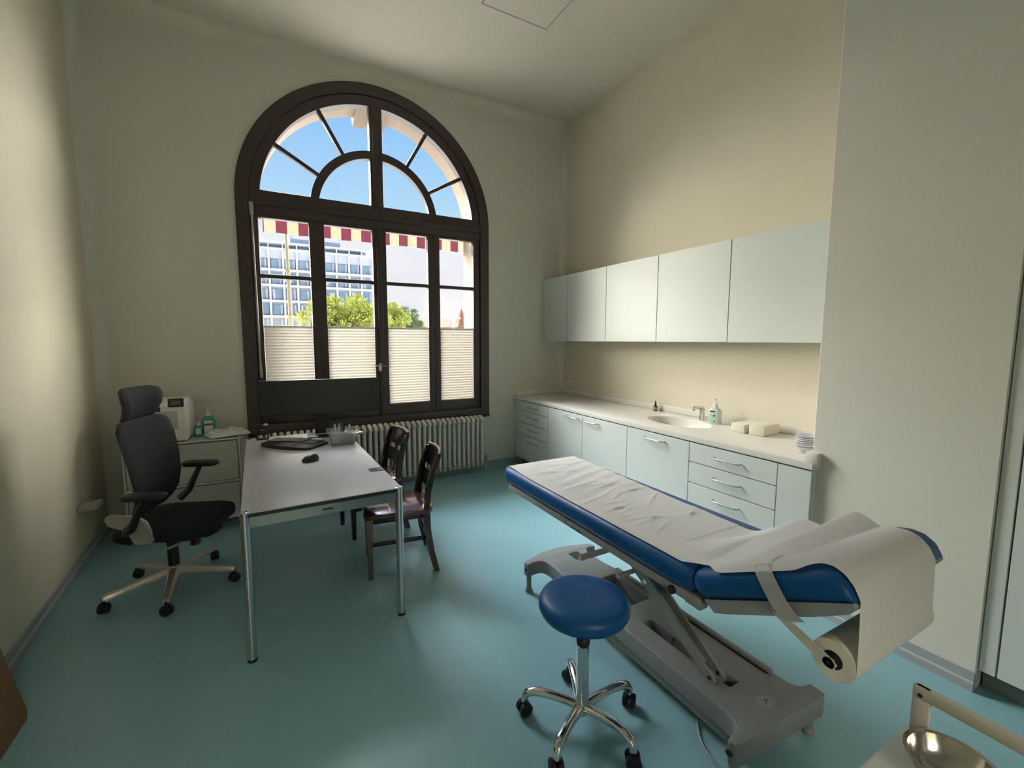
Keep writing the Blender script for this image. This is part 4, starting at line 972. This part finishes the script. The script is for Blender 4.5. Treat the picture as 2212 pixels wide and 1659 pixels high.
def tri(t): return max(0, 1-math.sqrt(t*t+.03)+.17*max(0, 1-abs(t)))
def paperP(u, v):
    i = min(189, int(u*190)); f = u*190-i; y = SP[i][0]*(1-f)+SP[i+1][0]*f; z = SP[i][1]*(1-f)+SP[i+1][1]*f
    top = z > .725 and y > .545
    hd = sst(y, .60, .70)*(1-sst(y, .93, 1.04))*(1 if top else 0)        # where the left edge wraps over the pad
    fl = sst(y, 1.00, 1.12)*(1 if z > .70 else 0)*(1-.8*sst(y, 2.3, 2.55))
    a0 = math.radians(90-62*hd-34*fl)
    xr_ = CXm+.212+(.030*sst(y, .62, .80) if top else 0)-.045*sst(y, 1.0, 1.15)+.055*sst(y, 1.2, 2.5)
    xc = CXm-.272*(1-max(hd, fl))-.258*max(hd, fl)
    vb = .07; drop = 0
    if v < vb:
        a = a0+(math.pi/2-a0)*(v/vb); x = xc-.049*math.cos(a); drop = .049*(1-math.sin(a))
    else: x = xc+(xr_-xc)*(v-vb)/(1-vb)
    lift = 0
    if top and y < 1.35:
        r1 = .068*v**1.1*tri((y-(1.12-.155*v))/.13); r2 = (.030*min(1, v*3)+.040*v**1.3)*tri((y-(.85-.070*v))/.095)
        r3 = .035*v*gauss(y, 1.04, .06)
        lift = max(r1, r2, r3)+.35*min(r1, r2)
        x += .012*gauss(y, 1.0, .04)*(1-v)**4
    if y > 1.2 and z > .7:
        w = sst(v, .05, .25)
        lift += w*(.0062*gauss(math.sin(y*13+v*2.2), 1, .35)*gauss(y, 1.9, .55)*(.5+.5*math.sin(v*9+y*4))+.0022*math.sin(y*60-v*11)*gauss(y, 2.1, .35)+.0022)
        for cy, cv, ang, ln, hh in CREASE:
            dx_ = (v-cv)*.5; dy_ = y-cy; p_ = dx_*math.cos(ang)+dy_*math.sin(ang); q_ = -dx_*math.sin(ang)+dy_*math.cos(ang)
            if abs(q_) < .04 and abs(p_) < 3*ln: lift += hh*math.exp(-(q_/.011)**2-(p_/ln)**2)
    return Vector((x, y, z+lift-drop))
mb = MB(); mb.grid(paperP, 400, 84)
o = mb.build('couch_paper', 'paper', None, smooth=80); tag(o, 'long white paper sheet draped over the blue examination couch', 'paper sheet')
# white strap that holds the paper
t = thing('paper_strap', 'white elastic strap running over the raised blue couch end', 'strap', (CXm, .76, .83), world=True)
def strapP(u, v):
    # path: from bracket under the left side, up around the pad edge, across the top
    S0 = .305; W_ = .060
    pts = [(-CW2+.006, -.048, -.012), (-CW2-.008, -.02, 0), (-CW2-.011, .02, .01), (-CW2-.010, .07, .018), (-CW2-.004, .098, .02), (-CW2+.012, .114, .015), (-CW2+.040, .1235, 0), (-.215, .127, -.012)]
    k = u*(len(pts)-1); i = min(len(pts)-2, int(k)); f = k-i; a = [pts[i][j]*(1-f)+pts[i+1][j]*f for j in range(3)]
    # shear towards the head end at the bottom
    s = S0+W_*(v-.5)-.0+(.045*(1-u)**2) + a[2]*.0
    return P0+UXv*a[0]+nv*a[1]+dv*s
MB().grid(strapP, 42, 4, .0015).build('band', 'white_plastic', t, smooth=70)

# ------------------------------------------------------------------ round stool
st = thing('stool', 'round blue padded stool on chrome five-star base with castors', 'stool', (1.052, 1.322, 0), world=True)
sc_ = Vector((1.052, 1.322, 0))
mb = MB(); mb.lathe([(0, .492), (.150, .492), (.172, .500), (.181, .520), (.181, .538), (.172, .556), (.150, .566), (.10, .571), (0, .573)], sc_, 64); mb.build('seat', 'vinyl_blue', st, smooth=60)
mb = MB(); mb.lathe([(0, .484), (.10, .484), (.10, .493), (0, .493)], sc_, 32); mb.build('seat_plate', 'black', st, smooth=40)
MB().cyl(sc_+Vector((0, 0, .36)), sc_+Vector((0, 0, .49)), .0135, 20).build('piston', 'satin', st, smooth=40)
MB().lathe([(.016, .352), (.024, .354), (.027, .362), (.027, .378), (.022, .388), (.015, .390)], sc_, 24).build('collar', 'black', st, smooth=40)
MB().lathe([(0, .06), (.026, .06), (.028, .10), (.0255, .14), (.0255, .352), (.022, .356), (0, .356)], sc_, 28).build('column', 'chrome', st, smooth=40)
for a in (138, 66, -5, -76, -150):
    q = math.radians(a); u = Vector((math.cos(q), math.sin(q), 0))
    pts = [(.018, .088), (.06, .098), (.11, .108), (.16, .113), (.20, .111), (.228, .100), (.240, .082), (.241, .062)]
    lg = MB().tube([sc_+u*r+Vector((0, 0, z)) for r, z in pts], [.023, .0215, .020, .0195, .019, .019, .0185, .016], 16, squash=.85).build('leg', 'chrome', st, smooth=60)
    mw, mf = MB(), MB(); p = sc_+u*.241; castor(mw, mf, p.x, p.y, .0285, q+.7, .006); mf.bm.free()
    mw.tube([(p.x, p.y, .03), (p.x, p.y, .066)], .008, 10)
    mw.build('castor', 'rubber', lg, smooth=40)

# ------------------------------------------------------------------ instrument trolley at the lower right
tr = thing('instrument_trolley', 'white instrument trolley with side rail at the lower right edge', 'trolley', (.9, 0, 0), world=True)
TX1, TY1, TZ = 1.110, .338, .80
MB().box(.52, TX1, -.42, TY1, TZ-.018, TZ, .003).build('tray', 'trolley_top', tr, smooth=30)
MB().box(.54, TX1-.02, -.40, TY1-.02, .28, .30, .003).build('shelf', 'trolley_top', tr, smooth=30)
mb = MB(); mb.box(1.086, 1.098, .300, .328, TZ-.02, .905, .003); mb.box(1.086, 1.098, -.42, -.392, TZ-.02, .905, .003); mb.box(1.084, 1.102, -.42, .328, .880, .905, .005); rl = mb.build('side_rail', 'trolley', tr, smooth=30)
MB().cyl((1.083, .315, .889), (1.087, .315, .889), .004, 12).build('rail_screw', 'black', rl)
for (x, y) in ((.545, .31), (1.085, .31), (.545, -.39), (1.085, -.39)):
    l = MB().box(x-.012, x+.012, y-.012, y+.012, .05, TZ-.018, .003).build('leg', 'trolley', tr, smooth=30)
    mw, mf = MB(), MB(); castor(mw, mf, x, y, .026, .3); mf.bm.free(); mw.build('castor', 'rubber', l, smooth=40)
t = thing('steel_bowl', 'round stainless steel bowl on the white trolley tray', 'bowl', (1.022, .246, TZ), world=True)
mb = MB(); mb.lathe([(.034, 0), (.052, .014), (.061, .036), (.0665, .040), (.0670, .0415), (.060, .0405), (.0505, .0155), (.033, .0025), (0, .002)], (1.022, .246, TZ), 56, closed=True); mb.build('bowl', 'steel', t, smooth=60)

# board leaning on the left wall
mb = MB()
bd = thing('wooden_board', 'brown board with rounded corner leaning on the left wall', 'board', (-.985, 1.8, 0), world=True)
pl_ = rrect(1.15, 2.47, 0, .80, .03, 5)
mb.prism(pl_, 0, .018, 'x', .003)
for v in mb.bm.verts: v.co.x = v.co.x-.985-.19*v.co.z
mb.build('panel', 'board', bd, smooth=30)

# ------------------------------------------------------------------ outside
GZ = -4.0
mb = MB(); mb.box(-60, 120, 5.2, 160, GZ-.2, GZ); o = struct('ground', mb, mat('pale_paving', (.62, .60, .56), .8, noise=.1, nscale=.3))
B_wall = mat('white_facade', (.60, .66, .74), .6); B_glass = mat('facade_window_glass', (.20, .30, .38), .25); B_cur = mat('facade_curtain', (.50, .50, .56), .7)  # distance haze is put into the lightened window glass colour
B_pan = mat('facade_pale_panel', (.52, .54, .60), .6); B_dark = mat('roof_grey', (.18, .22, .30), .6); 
bl = thing('office_building', 'white modern office block with grid of square windows outside', 'building', (-6, 66, GZ), world=True)
FY = 60.0; X1 = 12.2; X0 = -22.0; ZT_ = 12.3
MB().box(X0, X1-.3, FY+.9, FY+14, GZ, ZT_-.1).build('core', B_pan, bl)
pit = 1.497; fh = 1.83
cols = []; x = X1-.05
while x > X0: cols.append(x); x -= pit
flo = [9.79-fh*k for k in range(0, 8)]
mb = MB()
for x in cols: mb.prism([(x-.11, FY+.2), (x+.11, FY+.2), (x+.11, FY+1), (x-.11, FY+1)], GZ, 12.3)
for z in flo: mb.box(X0, X1, FY+.0, FY+1, z-.13, z+.13)
mb.box(X0, X1, FY, FY+1, 12.12, 12.34)
mb.build('facade_grid', B_wall, bl)
MB().box(X0, X1, FY+.55, FY+.9, flo[0]+1.36, 12.2).build('parapet_panel', B_pan, bl)
nwin = 0
for x in cols[:9]:
    for k, z in enumerate(flo[:5]):
        wz0 = z-fh+.25 if k >= 0 else z
        for (za, zb) in (((z+.20, z+1.32),) if k == 0 else ()):
            f = MB().box(x-pit+.24, x-.2, FY+.6, FY+.8, za, zb).build('window', B_glass, bl); MB().box(x-.46, x-.22, FY+.55, FY+.6, za, zb).build('curtain', B_cur, f)
        za, zb = z-fh+.24, z-.40
        f = MB().box(x-pit+.24, x-.2, FY+.6, FY+.8, za, zb).build('window', B_glass, bl)
        sx = x-.48 if (nwin % 3) else x-pit+.26
        MB().box(sx, sx+.24, FY+.55, FY+.6, za, zb).build('curtain', B_cur, f); nwin += 1
mb = MB(); mb.box(X0, X1+.2, FY-.5, FY+12, 12.80, 12.95)
mb.build('roof_canopy', B_wall, bl)
mb = MB()
for x in cols: mb.box(x-.05, x+.05, FY-.3, FY+.1, 12.3, 12.85)
for x in cols: mb.prism([(FY-.4, 12.6), (FY+3, 12.6), (FY+3, 12.85), (FY-.4, 12.85)], x-.03, x+.03, 'x')
mb.build('canopy_struts', B_wall, bl)
MB().box(X0, X1-.8, FY+1.2, FY+10, 12.3, 12.8).build('set_back_floor', B_cur, bl)
MB().box(2.6, 8.4, FY+2, FY+8, 12.95, 13.95).build('roof_plant_room', B_dark, bl)
mb = MB()
for x in (2.7, 8.3, 2.9): mb.cyl((x, FY+2, 12.7), (x, FY+2, 15.0), .05, 6)
mb.build('aerial', B_dark, bl)
# mast
t = thing('flag_mast', 'sunlit yellow street mast standing outside in front of the office block', 'mast', (.535, 15, GZ), world=True)
mast_m = mat('sunlit_mast_paint', (.30, .24, .12), .5)  # yellow sunlight on the mast is put into its base colour
MB().tube([(.56, 15, GZ), (.55, 15, 2.3), (.54, 15, 3.3), (.53, 15, 4.9)], [.075, .062, .052, .045], 14).build('pole', mast_m, t, smooth=50)
mb = MB()
for z in (2.28, 3.32, 3.62): mb.cyl((.54, 15, z-.03), (.54, 15, z+.03), .085, 14)
mb.build('collar', mast_m, t, smooth=40)
# pines
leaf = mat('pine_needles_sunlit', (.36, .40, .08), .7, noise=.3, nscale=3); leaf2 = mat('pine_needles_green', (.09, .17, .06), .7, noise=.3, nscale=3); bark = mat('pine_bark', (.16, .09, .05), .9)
def tree(label, x, y, ztop, rx, rz, n, lm, seed):
    rnd = random.Random(seed)
    t = thing('pine_tree', label, 'tree', (x, y, GZ), group='trees outside the window', world=True)
    mb = MB(); zc = ztop-rz*.75
    mb.tube([(x, y, GZ), (x+.2, y, GZ+2), (x-.1, y, zc)], [.22, .17, .10], 10)
    for k in range(9):
        a = rnd.uniform(0, 2*PI); mb.tube([(x, y, zc-rz*.8), (x+rx*.4*math.cos(a), y+rx*.3*math.sin(a), zc-.1), (x+rx*.75*math.cos(a), y+rx*.6*math.sin(a), zc+rz*rnd.uniform(-.2, .6))], [.07, .05, .02], 6)
    mb.build('trunk', bark, t, smooth=50)
    bm = bmesh.new(); clumps = []
    for k in range(110):
        while 1:
            p = Vector((rnd.uniform(-1, 1), rnd.uniform(-1, 1), rnd.uniform(-.8, 1)))
            if .25 < p.length < 1: break
        clumps.append(Vector((x+p.x*rx, y+p.y*rx*.7, zc+p.z*rz*.75)))
    for k in range(n):
        c = rnd.choice(clumps); d = Vector((rnd.gauss(0, 1), rnd.gauss(0, 1), rnd.gauss(.3, 1))).normalized(); q = c+d*rnd.uniform(.05, rx*.17)
        s = rnd.uniform(.07, .13)*rx*.55; a = d.orthogonal().normalized(); a = Matrix.Rotation(rnd.uniform(0, 2*PI), 3, d) @ a; e = (d+UPV*.5).normalized()
        v = [bm.verts.new(q-a*s*.28), bm.verts.new(q+a*s*.28), bm.verts.new(q+e*s*1.5+a*s*.08), bm.verts.new(q+e*s*1.5-a*s*.08)]; bm.faces.new(v)
    mb = MB(); mb.merge(bm); mb.build('foliage', lm, t)
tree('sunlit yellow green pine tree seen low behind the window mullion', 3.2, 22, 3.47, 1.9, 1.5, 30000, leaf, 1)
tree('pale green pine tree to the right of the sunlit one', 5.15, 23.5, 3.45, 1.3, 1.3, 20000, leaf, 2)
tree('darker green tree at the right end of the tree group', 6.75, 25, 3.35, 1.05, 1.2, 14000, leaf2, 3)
# red roofed house with spire
RBr = mat('terracotta_roof', (.26, .085, .045), .8, noise=.2, nscale=2); RBw = mat('ochre_render', (.26, .19, .13), .8)
t = thing('roofed_house', 'distant house with terracotta roof and pointed turret', 'house', (34, 92, GZ), world=True)
MB().box(27.5, 44, 90, 100, GZ, 4.3).build('wall', RBw, t)
MB().prism([(89, 4.2), (101, 4.2), (95, 6.4)], 27.2, 44.4, 'x').build('roof', RBr, t)
MB().lathe([(1.9, 4.2), (1.2, 5.2), (.35, 7.6), (.12, 8.0), (0, 8.1)], (36.3, 89.5, 0), 8).build('turret_roof', RBr, t)
MB().lathe([(.10, 7.9), (.16, 8.2), (.05, 8.4), (0, 10.0)], (36.3, 89.5, 0), 8).build('finial', B_dark, t)
t = thing('gabled_house', 'dark gabled house roof just visible behind the pine trees', 'house', (21, 90, GZ), world=True)
MB().box(17, 23.5, 90, 98, GZ, 7.2).build('wall', B_pan, t)
MB().prism([(16, 7.0), (24, 7.0), (21.5, 8.0), (19.2, 9.6)], 89.5, 98.5, 'y').build('roof', B_dark, t)
lm_ = mat('lamp_post_grey', (.50, .52, .55), .5)
t = thing('street_lamp', 'thin twin-arm street lamp in front of the terracotta roof', 'street lamp', (11.54, 30, GZ), world=True)
MB().cyl((11.54, 30, GZ), (11.54, 30, 3.02), .05, 8).build('post', lm_, t, smooth=50)
for s in (-1, 1):
    a = MB().tube([(11.54, 30, 2.98), (11.54+s*.25, 30, 3.10), (11.54+s*.42, 30, 3.12)], .03, 8).build('arm', lm_, t, smooth=50)
    MB().box(11.54+s*.42-.16, 11.54+s*.42+.16, 29.92, 30.08, 3.10, 3.16, .02).build('lamp_head', lm_, a)

for o in bpy.data.objects:
    if '_world' in o.keys(): del o['_world']
